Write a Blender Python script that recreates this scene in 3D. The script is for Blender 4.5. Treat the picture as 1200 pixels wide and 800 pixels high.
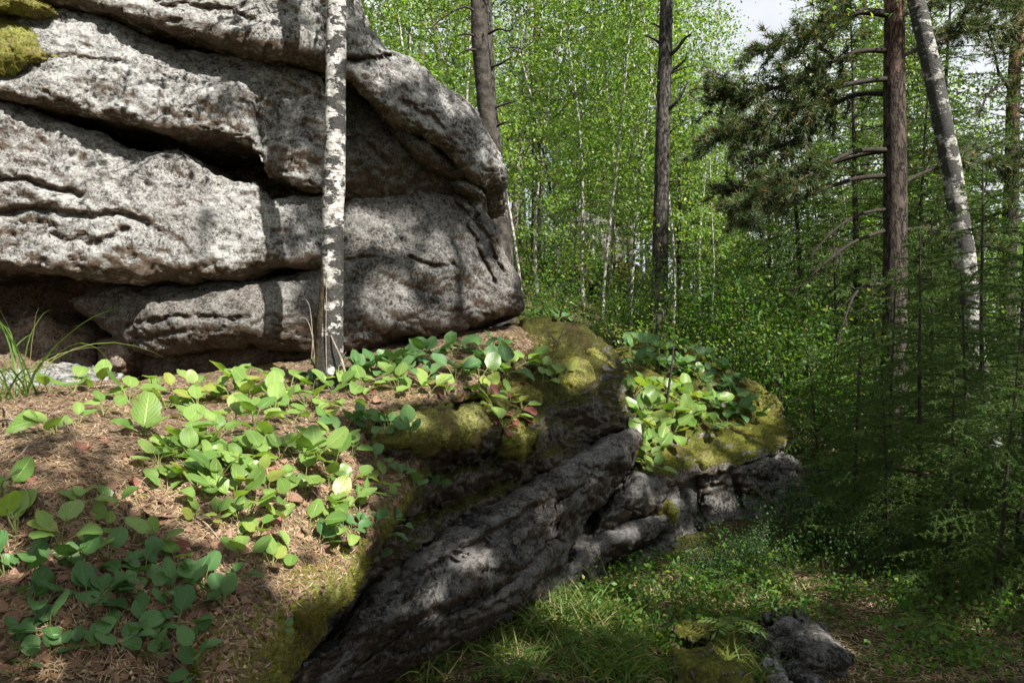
import bpy, math, random
import numpy as np
from mathutils import Vector, Matrix, geometry
from mathutils.bvhtree import BVHTree

for o in list(bpy.data.objects):
    bpy.data.objects.remove(o)
SC = bpy.context.scene
COL = SC.collection
RNG = np.random.default_rng(11)
random.seed(11)

# ------------------------------------------------------------------ camera, sky, sun
cam_data = bpy.data.cameras.new('camera')
cam_data.lens = 27.0
cam_data.sensor_width = 36.0
cam_data.clip_start = 0.05
cam_data.clip_end = 1500
cam = bpy.data.objects.new('camera', cam_data)
COL.objects.link(cam)
cam.rotation_euler = (math.radians(90), 0, 0)
SC.camera = cam

SUN_EL = math.radians(47)
SUN_AZ = math.radians(41.5)             # measured from -Y (behind the camera) toward +X
SUN = Vector((math.sin(SUN_AZ) * math.cos(SUN_EL), -math.cos(SUN_AZ) * math.cos(SUN_EL), math.sin(SUN_EL)))
world = bpy.data.worlds.new('World')
SC.world = world
world.use_nodes = True
wn = world.node_tree.nodes
wl = world.node_tree.links
sky = wn.new('ShaderNodeTexSky')
sky.sky_type = 'NISHITA'
sky.sun_disc = False
sky.sun_elevation = SUN_EL
sky.sun_rotation = math.atan2(SUN.x, SUN.y)
sky.air_density = 1.0
sky.dust_density = 2.5
# thin bright summer cloud over the whole sky
tc = wn.new('ShaderNodeTexCoord')
cn = wn.new('ShaderNodeTexNoise')
cn.inputs['Scale'].default_value = 2.2
cn.inputs['Detail'].default_value = 6
wl.new(tc.outputs['Generated'], cn.inputs['Vector'])
cr = wn.new('ShaderNodeValToRGB')
cr.color_ramp.elements[0].position = 0.38
cr.color_ramp.elements[0].color = (0.35, 0.35, 0.35, 1)
cr.color_ramp.elements[1].position = 0.62
cr.color_ramp.elements[1].color = (0.95, 0.95, 0.95, 1)
wl.new(cn.outputs[0], cr.inputs[0])
cm = wn.new('ShaderNodeMix')
cm.data_type = 'RGBA'
cm.inputs[7].default_value = (9.0, 9.1, 9.3, 1)
wl.new(cr.outputs[0], cm.inputs[0])
wl.new(sky.outputs[0], cm.inputs[6])
wl.new(cm.outputs[2], wn['Background'].inputs[0])
wn['Background'].inputs[1].default_value = 0.05
sun_data = bpy.data.lights.new('sun', 'SUN')
sun_data.energy = 5.0
sun_data.angle = math.radians(0.55)
sun_data.color = (1.0, 0.955, 0.87)
sun = bpy.data.objects.new('sun', sun_data)
COL.objects.link(sun)
sun.rotation_euler = (-SUN).to_track_quat('-Z', 'Y').to_euler()
SC.view_settings.view_transform = 'Standard'
SC.view_settings.look = 'None'
SC.view_settings.exposure = 1.38
SC.view_settings.gamma = 1.0
SC.render.engine = 'CYCLES'
SC.cycles.max_bounces = 7
SC.cycles.diffuse_bounces = 4
SC.cycles.transmission_bounces = 5
SC.cycles.glossy_bounces = 2

# ------------------------------------------------------------------ small helpers
FPX = 900.0


def P(px, py, Y):
    return Vector(((px - 600) / FPX * Y, Y, (400 - py) / FPX * Y))


def to_px(p):
    return (600 + p[0] / p[1] * FPX, 400 - p[2] / p[1] * FPX)


def mesh_np(name, V, F, mats=(), mi=None, smooth=False):
    V = np.asarray(V, dtype=np.float32)
    F = np.asarray(F, dtype=np.int32)
    me = bpy.data.meshes.new(name)
    n, (m, k) = len(V), F.shape
    me.vertices.add(n)
    me.vertices.foreach_set('co', V.ravel())
    me.loops.add(m * k)
    me.loops.foreach_set('vertex_index', F.ravel())
    me.polygons.add(m)
    me.polygons.foreach_set('loop_start', np.arange(m, dtype=np.int32) * k)
    for x in mats:
        me.materials.append(x)
    if mi is not None:
        me.polygons.foreach_set('material_index', np.asarray(mi, dtype=np.int32))
    if smooth:
        me.polygons.foreach_set('use_smooth', np.ones(m, dtype=bool))
    me.update(calc_edges=True)
    return me


def link(name, me, parent=None, loc=(0, 0, 0)):
    o = bpy.data.objects.new(name, me)
    COL.objects.link(o)
    o.location = loc
    if parent is not None:
        o.parent = parent
    return o


def tag(o, label=None, cat=None, group=None, kind=None):
    for k, v in (('label', label), ('category', cat), ('group', group), ('kind', kind)):
        if v:
            o[k] = v
    return o


def thing(name, label, cat, loc=(0, 0, 0), group=None):
    o = bpy.data.objects.new(name, None)
    COL.objects.link(o)
    o.location = loc
    o.empty_display_size = 0.1
    return tag(o, label, cat, group)


def copy_tree(o, parent=None):
    c = o.copy()
    COL.objects.link(c)
    if parent is not None:
        c.parent = parent
    for ch in list(o.children):
        copy_tree(ch, c)
    return c


def merge(parts):
    Vs, Fs, n = [], [], 0
    for V, F in parts:
        Vs.append(V)
        Fs.append(np.asarray(F) + n)
        n += len(V)
    return np.concatenate(Vs), np.concatenate(Fs)


def tube(path, radii, sides=6):
    path = np.asarray(path, dtype=float)
    n = len(path)
    tan = np.gradient(path, axis=0)
    tan /= np.linalg.norm(tan, axis=1)[:, None] + 1e-9
    ref = np.array([0.31, 0.95, 0.05]) if abs(tan[0][2]) > 0.5 else np.array([0.05, 0.1, 1.0])
    a = np.cross(tan, ref)
    a /= np.linalg.norm(a, axis=1)[:, None] + 1e-9
    b = np.cross(tan, a)
    th = np.linspace(0, 2 * math.pi, sides, endpoint=False)
    r = np.asarray(radii, dtype=float).reshape(n, 1, 1)
    V = path[:, None, :] + r * (np.cos(th)[None, :, None] * a[:, None, :] + np.sin(th)[None, :, None] * b[:, None, :])
    V = V.reshape(-1, 3)
    i = np.arange(n - 1)[:, None] * sides
    j = np.arange(sides)[None, :]
    j2 = (j + 1) % sides
    F = np.stack([i + j, i + j2, i + sides + j2, i + sides + j], axis=-1).reshape(-1, 4)
    return V, F


def resample(pts, n):
    pts = np.asarray(pts, dtype=float)
    t = np.linspace(0, len(pts) - 1, n)
    k = np.arange(len(pts))
    # Catmull-Rom for a smooth line
    i = np.clip(t.astype(int), 0, len(pts) - 2)
    f = (t - i)[:, None]
    p0 = pts[np.clip(i - 1, 0, len(pts) - 1)]
    p1, p2 = pts[i], pts[i + 1]
    p3 = pts[np.clip(i + 2, 0, len(pts) - 1)]
    return 0.5 * (2 * p1 + (p2 - p0) * f + (2 * p0 - 5 * p1 + 4 * p2 - p3) * f ** 2 + (3 * p1 - p0 - 3 * p2 + p3) * f ** 3)


_perm = np.random.default_rng(5).permutation(256)
_perm = np.concatenate([_perm, _perm, _perm])
_grad = np.random.default_rng(6).normal(size=(256, 3))
_grad /= np.linalg.norm(_grad, axis=1)[:, None]


def pnoise(p):
    p = np.asarray(p, dtype=float)
    i = np.floor(p).astype(int)
    f = p - i
    u = f * f * f * (f * (f * 6 - 15) + 10)
    i &= 255
    out = np.zeros(len(p))
    for dx in (0, 1):
        wx = u[:, 0] if dx else 1 - u[:, 0]
        for dy in (0, 1):
            wy = u[:, 1] if dy else 1 - u[:, 1]
            for dz in (0, 1):
                wz = u[:, 2] if dz else 1 - u[:, 2]
                h = _perm[_perm[_perm[i[:, 0] + dx] + i[:, 1] + dy] + i[:, 2] + dz]
                g = _grad[h]
                out += wx * wy * wz * (g[:, 0] * (f[:, 0] - dx) + g[:, 1] * (f[:, 1] - dy) + g[:, 2] * (f[:, 2] - dz))
    return out


def fbm(p, octaves=4, gain=0.5):
    a, s, out = 1.0, 1.0, 0
    for k in range(octaves):
        out = out + a * pnoise(np.asarray(p) * s + 17.3 * k)
        a *= gain
        s *= 2.03
    return out


def sstep(x, a, b):
    t = np.clip((x - a) / (b - a), 0, 1)
    return t * t * (3 - 2 * t)


# ------------------------------------------------------------------ materials
class Mat:
    def __init__(self, name):
        self.m = bpy.data.materials.new(name)
        self.m.use_nodes = True
        self.nt = self.m.node_tree
        self.bsdf = self.nt.nodes['Principled BSDF']
        self.out = self.nt.nodes['Material Output']

    def n(self, t, **kw):
        x = self.nt.nodes.new(t)
        for k, v in kw.items():
            if k in x.inputs.keys():
                x.inputs[k].default_value = v
            else:
                setattr(x, k, v)
        return x

    def l(self, a, b):
        self.nt.links.new(a, b)

    def noise(self, vec, scale, detail=4, rough=0.55):
        x = self.n('ShaderNodeTexNoise', Scale=scale, Detail=detail, Roughness=rough)
        self.l(vec, x.inputs['Vector'])
        return x.outputs['Fac']

    def ramp(self, fac, stops):
        x = self.n('ShaderNodeValToRGB')
        e = x.color_ramp.elements
        while len(e) < len(stops):
            e.new(0.5)
        for k, (p, c) in enumerate(stops):
            e[k].position = p
            e[k].color = (c, c, c, 1) if isinstance(c, (int, float)) else (*c, 1)
        self.l(fac, x.inputs[0])
        return x.outputs[0]

    def mix(self, fac, a, b, blend='MIX'):
        x = self.n('ShaderNodeMix', data_type='RGBA', blend_type=blend)
        for s, v in ((x.inputs[0], fac), (x.inputs[6], a), (x.inputs[7], b)):
            if hasattr(v, 'is_linked'):
                self.l(v, s)
            elif isinstance(v, (int, float)):
                s.default_value = v
            else:
                s.default_value = (*v, 1)
        return x.outputs[2]

    def math(self, op, a, b=0.0, clamp=False):
        x = self.n('ShaderNodeMath', operation=op, use_clamp=clamp)
        for s, v in ((x.inputs[0], a), (x.inputs[1], b)):
            if hasattr(v, 'is_linked'):
                self.l(v, s)
            else:
                s.default_value = v
        return x.outputs[0]

    def obj(self, scale=(1, 1, 1), rot=(0, 0, 0)):
        t = self.n('ShaderNodeTexCoord')
        mp = self.n('ShaderNodeMapping')
        mp.inputs['Scale'].default_value = scale
        mp.inputs['Rotation'].default_value = rot
        self.l(t.outputs['Object'], mp.inputs['Vector'])
        return mp.outputs[0]

    def nz(self):
        g = self.n('ShaderNodeNewGeometry')
        s = self.n('ShaderNodeSeparateXYZ')
        self.l(g.outputs['Normal'], s.inputs[0])
        return s.outputs[2]

    def bump(self, h, dist=0.02, strength=1.0, prev=None):
        x = self.n('ShaderNodeBump', Distance=dist, Strength=strength)
        self.l(h, x.inputs['Height'])
        if prev is not None:
            self.l(prev, x.inputs['Normal'])
        return x.outputs[0]


def rock_mat(name, tint=(1, 1, 1), moss=0.0, lichen=0.5, brown=0.35, dark=0.5):
    m = Mat(name)
    v = m.obj()
    A = m.noise(v, 1.7, 5, 0.6)
    A2 = m.noise(v, 6.5, 6, 0.65)
    B = m.noise(v, 62, 7, 0.74)
    C = m.noise(v, 17, 7, 0.72)
    D = m.noise(v, 2.7, 5, 0.7)
    spk = m.math('ADD', m.math('MULTIPLY', B, 0.62), m.math('MULTIPLY', C, 0.38))
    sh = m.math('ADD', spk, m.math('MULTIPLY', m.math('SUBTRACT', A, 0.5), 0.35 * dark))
    sh = m.math('ADD', sh, m.math('MULTIPLY', m.math('SUBTRACT', A2, 0.5), 0.25))
    col = m.ramp(sh, [(0.385, 0.02), (0.435, (0.10, 0.098, 0.095)), (0.485, (0.25, 0.245, 0.235)), (0.54, (0.38, 0.375, 0.365)), (0.62, (0.56, 0.555, 0.545))])
    # pinkish bare granite showing between the lichen
    pk = m.math('MULTIPLY', m.ramp(D, [(0.46, 0.0), (0.60, 1.0)]), brown)
    bare = m.ramp(B, [(0.3, (0.10, 0.07, 0.055)), (0.55, (0.27, 0.20, 0.16)), (0.75, (0.40, 0.31, 0.26))])
    col = m.mix(pk, col, bare)
    # black crusts and specks
    K = m.noise(v, 75, 4, 0.6)
    K2 = m.noise(v, 5.5, 4, 0.6)
    kf = m.math('MULTIPLY', m.ramp(K, [(0.55, 0.0), (0.60, 1.0)]), m.ramp(K2, [(0.42, 0.15), (0.62, 1.0)]))
    col = m.mix(m.math('MULTIPLY', kf, 0.85), col, (0.025, 0.024, 0.023))
    # lichen does not grow on the undersides: brown rock there
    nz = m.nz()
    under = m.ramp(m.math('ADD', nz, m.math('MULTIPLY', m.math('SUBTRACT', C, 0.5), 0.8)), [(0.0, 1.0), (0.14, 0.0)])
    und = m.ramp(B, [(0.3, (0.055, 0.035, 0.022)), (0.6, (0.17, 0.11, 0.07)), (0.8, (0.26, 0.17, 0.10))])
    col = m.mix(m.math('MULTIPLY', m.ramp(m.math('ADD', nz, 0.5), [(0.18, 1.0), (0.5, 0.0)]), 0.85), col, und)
    # pale lichen blotches
    L = m.noise(v, 23, 3, 0.5)
    L2 = m.noise(v, 4.2, 3, 0.5)
    lf = m.math('MULTIPLY', m.ramp(L, [(0.56, 0.0), (0.60, 1.0)]), m.ramp(L2, [(0.45, 0.0), (0.6, 1.0)]))
    col = m.mix(m.math('MULTIPLY', lf, lichen), col, (0.52, 0.53, 0.50))
    if moss > 0:
        mn = m.noise(v, 3.3, 5, 0.65)
        f = m.math('ADD', m.math('MULTIPLY', nz, 0.55), mn)
        f = m.math('ADD', f, m.math('MULTIPLY', m.math('SUBTRACT', B, 0.5), 0.5))
        t = 1.02 - 0.5 * moss
        f = m.ramp(f, [(max(t - 0.06, 0.0), 0.0), (min(t + 0.06, 1.0), 1.0)])
        mc = m.ramp(m.noise(v, 60, 5, 0.7), [(0.3, (0.03, 0.028, 0.007)), (0.5, (0.11, 0.122, 0.018)), (0.7, (0.25, 0.265, 0.036))])
        mc = m.mix(m.ramp(m.noise(v, 5, 4, 0.6), [(0.46, 0.0), (0.66, 0.7)]), mc, (0.075, 0.05, 0.025))
        col = m.mix(f, col, mc)
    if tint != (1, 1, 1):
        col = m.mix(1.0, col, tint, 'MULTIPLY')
    m.l(col, m.bsdf.inputs['Base Color'])
    m.bsdf.inputs['Roughness'].default_value = 0.92
    m.bsdf.inputs['Specular IOR Level'].default_value = 0.2
    h = m.math('ADD', m.math('MULTIPLY', C, 1.0), m.math('MULTIPLY', B, 0.65))
    fine = m.noise(v, 130, 4, 0.7)
    h = m.math('ADD', h, m.math('MULTIPLY', fine, 0.2))
    m.l(m.bump(h, 0.024, 0.9), m.bsdf.inputs['Normal'])
    return m.m


def soil_mat(name):
    m = Mat(name)
    v = m.obj()
    B = m.noise(v, 55, 7, 0.75)
    C = m.noise(v, 12, 6, 0.7)
    A = m.noise(v, 3.0, 4, 0.6)
    col = m.ramp(B, [(0.34, (0.025, 0.016, 0.01)), (0.47, (0.11, 0.075, 0.05)), (0.56, (0.27, 0.195, 0.13)), (0.66, (0.50, 0.405, 0.30))])
    col = m.mix(m.ramp(C, [(0.40, 0.55), (0.56, 0.0)]), col, (0.05, 0.03, 0.018))
    col = m.mix(m.ramp(A, [(0.5, 0.0), (0.66, 0.5)]), col, (0.13, 0.10, 0.025))
    nz = m.nz()
    f = m.math('ADD', m.math('MULTIPLY', nz, 0.8), m.math('MULTIPLY', m.math('SUBTRACT', m.noise(v, 7, 5, 0.65), 0.5), 0.8))
    steep = m.ramp(f, [(0.30, 1.0), (0.52, 0.0)])
    moss = m.ramp(m.noise(v, 65, 5, 0.7), [(0.32, (0.03, 0.028, 0.008)), (0.5, (0.11, 0.10, 0.02)), (0.7, (0.24, 0.21, 0.04))])
    moss = m.mix(m.ramp(m.noise(v, 6, 4, 0.6), [(0.46, 0.0), (0.6, 1.0)]), moss, (0.04, 0.03, 0.022))
    col = m.mix(steep, col, moss)
    m.l(col, m.bsdf.inputs['Base Color'])
    m.bsdf.inputs['Roughness'].default_value = 0.95
    m.bsdf.inputs['Specular IOR Level'].default_value = 0.15
    m.l(m.bump(m.math('ADD', m.math('MULTIPLY', B, 0.7), C), 0.03, 0.9), m.bsdf.inputs['Normal'])
    return m.m


def moss_mat(name, yellow=0.6):
    m = Mat(name)
    v = m.obj()
    B = m.noise(v, 70, 5, 0.75)
    A = m.noise(v, 6, 4, 0.6)
    col = m.ramp(B, [(0.3, (0.04, 0.04, 0.006)), (0.5, (0.18, 0.19, 0.02)), (0.7, (0.40, 0.40, 0.045))])
    col = m.mix(m.ramp(A, [(0.42, 0.0), (0.62, yellow)]), col, (0.16, 0.115, 0.025))
    m.l(col, m.bsdf.inputs['Base Color'])
    m.bsdf.inputs['Roughness'].default_value = 1.0
    m.bsdf.inputs['Specular IOR Level'].default_value = 0.1
    m.bsdf.inputs['Sheen Weight'].default_value = 0.15
    h = m.math('ADD', B, m.math('MULTIPLY', m.noise(v, 160, 3, 0.7), 0.5))
    m.l(m.bump(h, 0.025, 1.0), m.bsdf.inputs['Normal'])
    return m.m


def ground_mat(name):
    m = Mat(name)
    v = m.obj()
    B = m.noise(v, 40, 7, 0.75)
    A = m.noise(v, 1.6, 5, 0.65)
    C = m.noise(v, 7, 5, 0.65)
    litter = m.ramp(B, [(0.34, (0.02, 0.014, 0.009)), (0.5, (0.10, 0.068, 0.04)), (0.66, (0.26, 0.19, 0.12))])
    moss = m.ramp(B, [(0.34, (0.02, 0.022, 0.006)), (0.5, (0.07, 0.075, 0.018)), (0.68, (0.16, 0.15, 0.035))])
    col = m.mix(m.ramp(A, [(0.44, 0.0), (0.56, 1.0)]), litter, moss)
    col = m.mix(m.ramp(C, [(0.38, 0.6), (0.55, 0.0)]), col, (0.03, 0.022, 0.014))
    m.l(col, m.bsdf.inputs['Base Color'])
    m.bsdf.inputs['Roughness'].default_value = 0.95
    m.bsdf.inputs['Specular IOR Level'].default_value = 0.15
    m.l(m.bump(m.math('ADD', B, C), 0.05, 0.9), m.bsdf.inputs['Normal'])
    return m.m


def leaf_mat(name, c1, c2, trans=0.4, rough=0.5, spec=0.35, tmul=(1.5, 1.6, 0.7), veins=False, c3=None):
    m = Mat(name)
    g = m.n('ShaderNodeNewGeometry')
    oi = m.n('ShaderNodeObjectInfo')
    r = m.math('FRACT', m.math('ADD', g.outputs['Random Per Island'], oi.outputs['Random']))
    stops = [(0.0, c1), (1.0, c2)] if c3 is None else [(0.0, c1), (0.86, c2), (0.95, c3)]
    col = m.ramp(r, stops)
    v = m.obj()
    col = m.mix(m.ramp(m.noise(v, 35, 3, 0.6), [(0.35, 0.3), (0.6, 0.0)]), col, tuple(x * 0.6 for x in c1))
    m.l(col, m.bsdf.inputs['Base Color'])
    m.bsdf.inputs['Roughness'].default_value = rough
    m.bsdf.inputs['Specular IOR Level'].default_value = spec
    tr = m.n('ShaderNodeBsdfTranslucent')
    tc = m.mix(1.0, col, tmul, 'MULTIPLY')
    m.l(tc, tr.inputs['Color'])
    mx = m.n('ShaderNodeMixShader')
    mx.inputs[0].default_value = trans
    m.l(m.bsdf.outputs[0], mx.inputs[1])
    m.l(tr.outputs[0], mx.inputs[2])
    m.l(mx.outputs[0], m.out.inputs['Surface'])
    if veins:
        uv = m.n('ShaderNodeUVMap')
        s = m.n('ShaderNodeSeparateXYZ')
        m.l(uv.outputs[0], s.inputs[0])
        ax = m.math('ABSOLUTE', m.math('SUBTRACT', s.outputs[0], 0.5))
        ph = m.math('SUBTRACT', m.math('MULTIPLY', s.outputs[1], 7.0), m.math('MULTIPLY', ax, 7.0))
        w = m.math('ABSOLUTE', m.math('SUBTRACT', m.math('FRACT', ph), 0.5))
        rib = m.ramp(w, [(0.0, 0.0), (0.12, 1.0)])
        mid = m.ramp(ax, [(0.0, 0.0), (0.03, 1.0)])
        h = m.math('MINIMUM', rib, mid)
        m.l(m.bump(h, 0.0025, 0.7), m.bsdf.inputs['Normal'])
        lc = m.mix(m.math('MULTIPLY', m.math('SUBTRACT', 1.0, mid), 0.6), col, tuple(min(1, x * 2.2) for x in c2))
        spot = m.ramp(m.noise(m.obj((1, 1, 1)), 7, 4, 0.6), [(0.63, 0.0), (0.67, 0.85)])
        edge = m.math('MULTIPLY', m.ramp(ax, [(0.40, 0.0), (0.5, 1.0)]), m.ramp(m.noise(v, 2.5, 3, 0.6), [(0.5, 0.0), (0.6, 0.6)]))
        lc = m.mix(m.math('MAXIMUM', spot, edge), lc, (0.16, 0.085, 0.035))
        m.l(lc, m.bsdf.inputs['Base Color'])
    return m.m


def birch_bark(name, dark=0.5, big_s=1.0, zdark=0):
    m = Mat(name)
    v1 = m.obj((7, 7, 24))
    v2 = m.obj((3.4 * big_s, 3.4 * big_s, 4.6 * big_s))
    v3 = m.obj((10, 10, 95))
    big = m.noise(v2, 1.6, 5, 0.68)
    band = m.noise(v1, 1.0, 5, 0.6)
    fine = m.noise(v3, 1.0, 2, 0.5)
    f = m.math('ADD', m.math('MULTIPLY', big, 0.74), m.math('MULTIPLY', band, 0.26))
    t = 0.455 + 0.095 * dark
    tco = m.n('ShaderNodeTexCoord')
    sz = m.n('ShaderNodeSeparateXYZ')
    m.l(tco.outputs['Object'], sz.inputs[0])
    f = m.math('SUBTRACT', f, m.math('MULTIPLY', m.math('SUBTRACT', 1.0, m.math('DIVIDE', sz.outputs[2], 0.7), True), 0.07))
    if zdark:
        f = m.math('SUBTRACT', f, m.math('MULTIPLY', m.math('DIVIDE', m.math('SUBTRACT', sz.outputs[2], zdark), 0.9, True), 0.035))
    black = m.ramp(f, [(t - 0.018, 1.0), (t + 0.018, 0.0)])
    white = m.ramp(m.noise(m.obj(), 30, 5, 0.65), [(0.35, (0.17, 0.16, 0.15)), (0.52, (0.42, 0.41, 0.39)), (0.70, (0.70, 0.69, 0.67))])
    white = m.mix(m.ramp(fine, [(0.36, 0.75), (0.42, 0.0)]), white, (0.16, 0.13, 0.11))
    blk = m.ramp(m.noise(m.obj(), 60, 4, 0.7), [(0.4, (0.012, 0.011, 0.01)), (0.7, (0.048, 0.045, 0.04))])
    if zdark:
        white = m.mix(1.0, white, (0.72, 0.72, 0.70), 'MULTIPLY')  # white bark dimmed: the leaning tree's shade is put into the colour
    col = m.mix(black, white, blk)
    m.l(col, m.bsdf.inputs['Base Color'])
    m.bsdf.inputs['Roughness'].default_value = 0.75
    h = m.math('ADD', m.math('MULTIPLY', black, -0.6), m.noise(m.obj(), 55, 5, 0.7))
    m.l(m.bump(h, 0.012, 0.9), m.bsdf.inputs['Normal'])
    return m.m


def pine_bark(name, orange_z=4.0, base=(0.085, 0.07, 0.058)):
    m = Mat(name)
    r1 = m.noise(m.obj((22, 22, 5)), 1.0, 4, 0.6)
    crack = m.ramp(m.math('ABSOLUTE', m.math('SUBTRACT', r1, 0.5)), [(0.0, 0.0), (0.055, 1.0)])
    nn = m.noise(m.obj((20, 20, 12)), 1.0, 6, 0.7)
    col = m.ramp(nn, [(0.3, tuple(x * 0.35 for x in base)), (0.55, base), (0.75, tuple(min(1, x * 2.0) for x in base))])
    t = m.n('ShaderNodeTexCoord')
    s = m.n('ShaderNodeSeparateXYZ')
    m.l(t.outputs['Object'], s.inputs[0])
    z = m.math('DIVIDE', m.math('SUBTRACT', m.math('ADD', s.outputs[2], m.math('MULTIPLY', nn, 2.0)), orange_z), 3.0, True)
    col = m.mix(z, col, m.ramp(nn, [(0.3, (0.09, 0.042, 0.02)), (0.65, (0.25, 0.12, 0.062))]))
    col = m.mix(m.math('SUBTRACT', 1.0, crack), col, tuple(x * 0.25 for x in base))
    m.l(col, m.bsdf.inputs['Base Color'])
    m.bsdf.inputs['Roughness'].default_value = 0.9
    m.bsdf.inputs['Specular IOR Level'].default_value = 0.2
    h = m.math('ADD', m.math('MULTIPLY', crack, 0.8), m.math('MULTIPLY', nn, 0.6))
    m.l(m.bump(h, 0.02, 1.0), m.bsdf.inputs['Normal'])
    return m.m


def plain_mat(name, c1, c2, scale=20, rough=0.85, bump=0.01):
    m = Mat(name)
    v = m.obj()
    f = m.noise(v, scale, 5, 0.65)
    m.l(m.ramp(f, [(0.35, c1), (0.65, c2)]), m.bsdf.inputs['Base Color'])
    m.bsdf.inputs['Roughness'].default_value = rough
    m.bsdf.inputs['Specular IOR Level'].default_value = 0.2
    if bump:
        m.l(m.bump(f, bump, 0.8), m.bsdf.inputs['Normal'])
    return m.m


M = {}
M['rock'] = rock_mat('granite_lichen', tint=(0.76, 0.76, 0.765), moss=0.0, lichen=0.65, brown=0.12)
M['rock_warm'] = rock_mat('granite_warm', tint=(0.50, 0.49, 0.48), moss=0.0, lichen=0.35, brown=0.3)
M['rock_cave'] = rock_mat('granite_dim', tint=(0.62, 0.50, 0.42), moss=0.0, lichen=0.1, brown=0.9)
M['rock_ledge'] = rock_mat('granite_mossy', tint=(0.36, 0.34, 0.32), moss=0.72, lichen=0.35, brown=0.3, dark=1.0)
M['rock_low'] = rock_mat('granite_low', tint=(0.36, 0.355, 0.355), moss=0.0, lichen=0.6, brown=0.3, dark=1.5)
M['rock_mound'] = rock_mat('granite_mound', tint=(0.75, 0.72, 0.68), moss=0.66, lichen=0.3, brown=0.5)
M['soil'] = soil_mat('needle_soil')
M['moss'] = moss_mat('cushion_moss')
M['moss_dark'] = moss_mat('cushion_moss_brown', 0.95)
M['ground'] = ground_mat('forest_soil')
M['bergenia'] = leaf_mat('bergenia_leaf', (0.10, 0.205, 0.04), (0.25, 0.37, 0.095), 0.36, 0.36, 0.5, (1.6, 1.6, 0.5), True, (0.27, 0.31, 0.06))  # brighter leaf copy for plants in the sun patches
M['bergenia_dark'] = leaf_mat('bergenia_leaf_dark', (0.05, 0.13, 0.04), (0.10, 0.21, 0.062), 0.27, 0.45, 0.4, (1.5, 1.5, 0.6), True)  # darker copy of the same leaf: shade put into the colour
M['bergenia_red'] = leaf_mat('bergenia_leaf_red', (0.16, 0.045, 0.045), (0.36, 0.16, 0.12), 0.25, 0.5, 0.3, (1.3, 0.9, 0.8), True)
M['dead'] = leaf_mat('withered_leaf', (0.07, 0.035, 0.028), (0.29, 0.165, 0.11), 0.12, 0.6, 0.3, (1.2, 1.0, 0.8), True)
M['birch_leaf'] = leaf_mat('birch_leaf', (0.085, 0.165, 0.038), (0.205, 0.315, 0.085), 0.52, 0.42, 0.5, (1.7, 1.75, 0.7), c3=(0.26, 0.28, 0.04))
M['leaf_mid'] = leaf_mat('bush_leaf', (0.04, 0.105, 0.018), (0.095, 0.20, 0.03), 0.45, 0.5, 0.3, (1.6, 1.6, 0.6), c3=(0.22, 0.22, 0.03))
M['leaf_dark'] = leaf_mat('dark_leaf', (0.022, 0.06, 0.018), (0.055, 0.115, 0.03), 0.35, 0.5, 0.3, (1.6, 1.6, 0.6))
M['leaf_far'] = leaf_mat('far_leaf', (0.07, 0.13, 0.04), (0.17, 0.26, 0.075), 0.45, 0.6, 0.2, (1.5, 1.5, 0.7))
M['pine_needle'] = leaf_mat('pine_needle', (0.035, 0.065, 0.028), (0.085, 0.12, 0.048), 0.25, 0.5, 0.3, (1.4, 1.5, 0.7), c3=(0.26, 0.14, 0.045))
M['spruce_needle'] = leaf_mat('spruce_needle', (0.038, 0.078, 0.018), (0.105, 0.165, 0.038), 0.34, 0.55, 0.25, (1.4, 1.6, 0.7))
M['grass'] = leaf_mat('grass_blade', (0.055, 0.12, 0.022), (0.16, 0.22, 0.05), 0.4, 0.5, 0.3, (1.5, 1.5, 0.6), c3=(0.38, 0.31, 0.16))
M['moss_shoot'] = leaf_mat('moss_shoot', (0.09, 0.088, 0.012), (0.30, 0.28, 0.04), 0.3, 0.8, 0.1, (1.3, 1.3, 0.5))
M['litter'] = leaf_mat('needle_litter', (0.12, 0.075, 0.045), (0.50, 0.375, 0.24), 0.1, 0.8, 0.1, (1, 1, 1))
M['birch_bark'] = birch_bark('birch_bark', 0.38, 1.4)
M['birch_bark_dark'] = birch_bark('birch_bark_dark', 0.5, 1.1, 2.6)
M['pine_bark'] = pine_bark('pine_bark', 5.0, (0.07, 0.055, 0.046))
M['pine_bark_grey'] = pine_bark('pine_bark_grey', 9.0, (0.075, 0.068, 0.06))
M['spruce_bark'] = plain_mat('spruce_bark', (0.02, 0.016, 0.013), (0.06, 0.048, 0.04), 30)
M['bough_bark'] = plain_mat('bough_bark', (0.012, 0.01, 0.008), (0.042, 0.032, 0.026), 30)
M['twig'] = plain_mat('dry_twig', (0.12, 0.09, 0.07), (0.34, 0.29, 0.24), 40)
M['sapling_bark'] = plain_mat('sapling_bark', (0.09, 0.08, 0.07), (0.46, 0.44, 0.40), 14)
M['trunk_dark'] = plain_mat('old_trunk', (0.012, 0.011, 0.01), (0.075, 0.066, 0.055), 11, 0.9, 0.03)  # near black: the forked trunk's shade is put into its colour
M['trunk_grey'] = plain_mat('grey_trunk', (0.05, 0.045, 0.04), (0.22, 0.20, 0.18), 9)
M['moss_bark'] = plain_mat('mossy_bark', (0.012, 0.010, 0.007), (0.055, 0.042, 0.02), 25, 0.95, 0.02)
M['stem'] = plain_mat('green_stem', (0.10, 0.15, 0.04), (0.22, 0.20, 0.08), 30, 0.6, 0)

# ------------------------------------------------------------------ rocks
ROCKV, ROCKF = [], []       # everything plants and shade rays can hit


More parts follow.
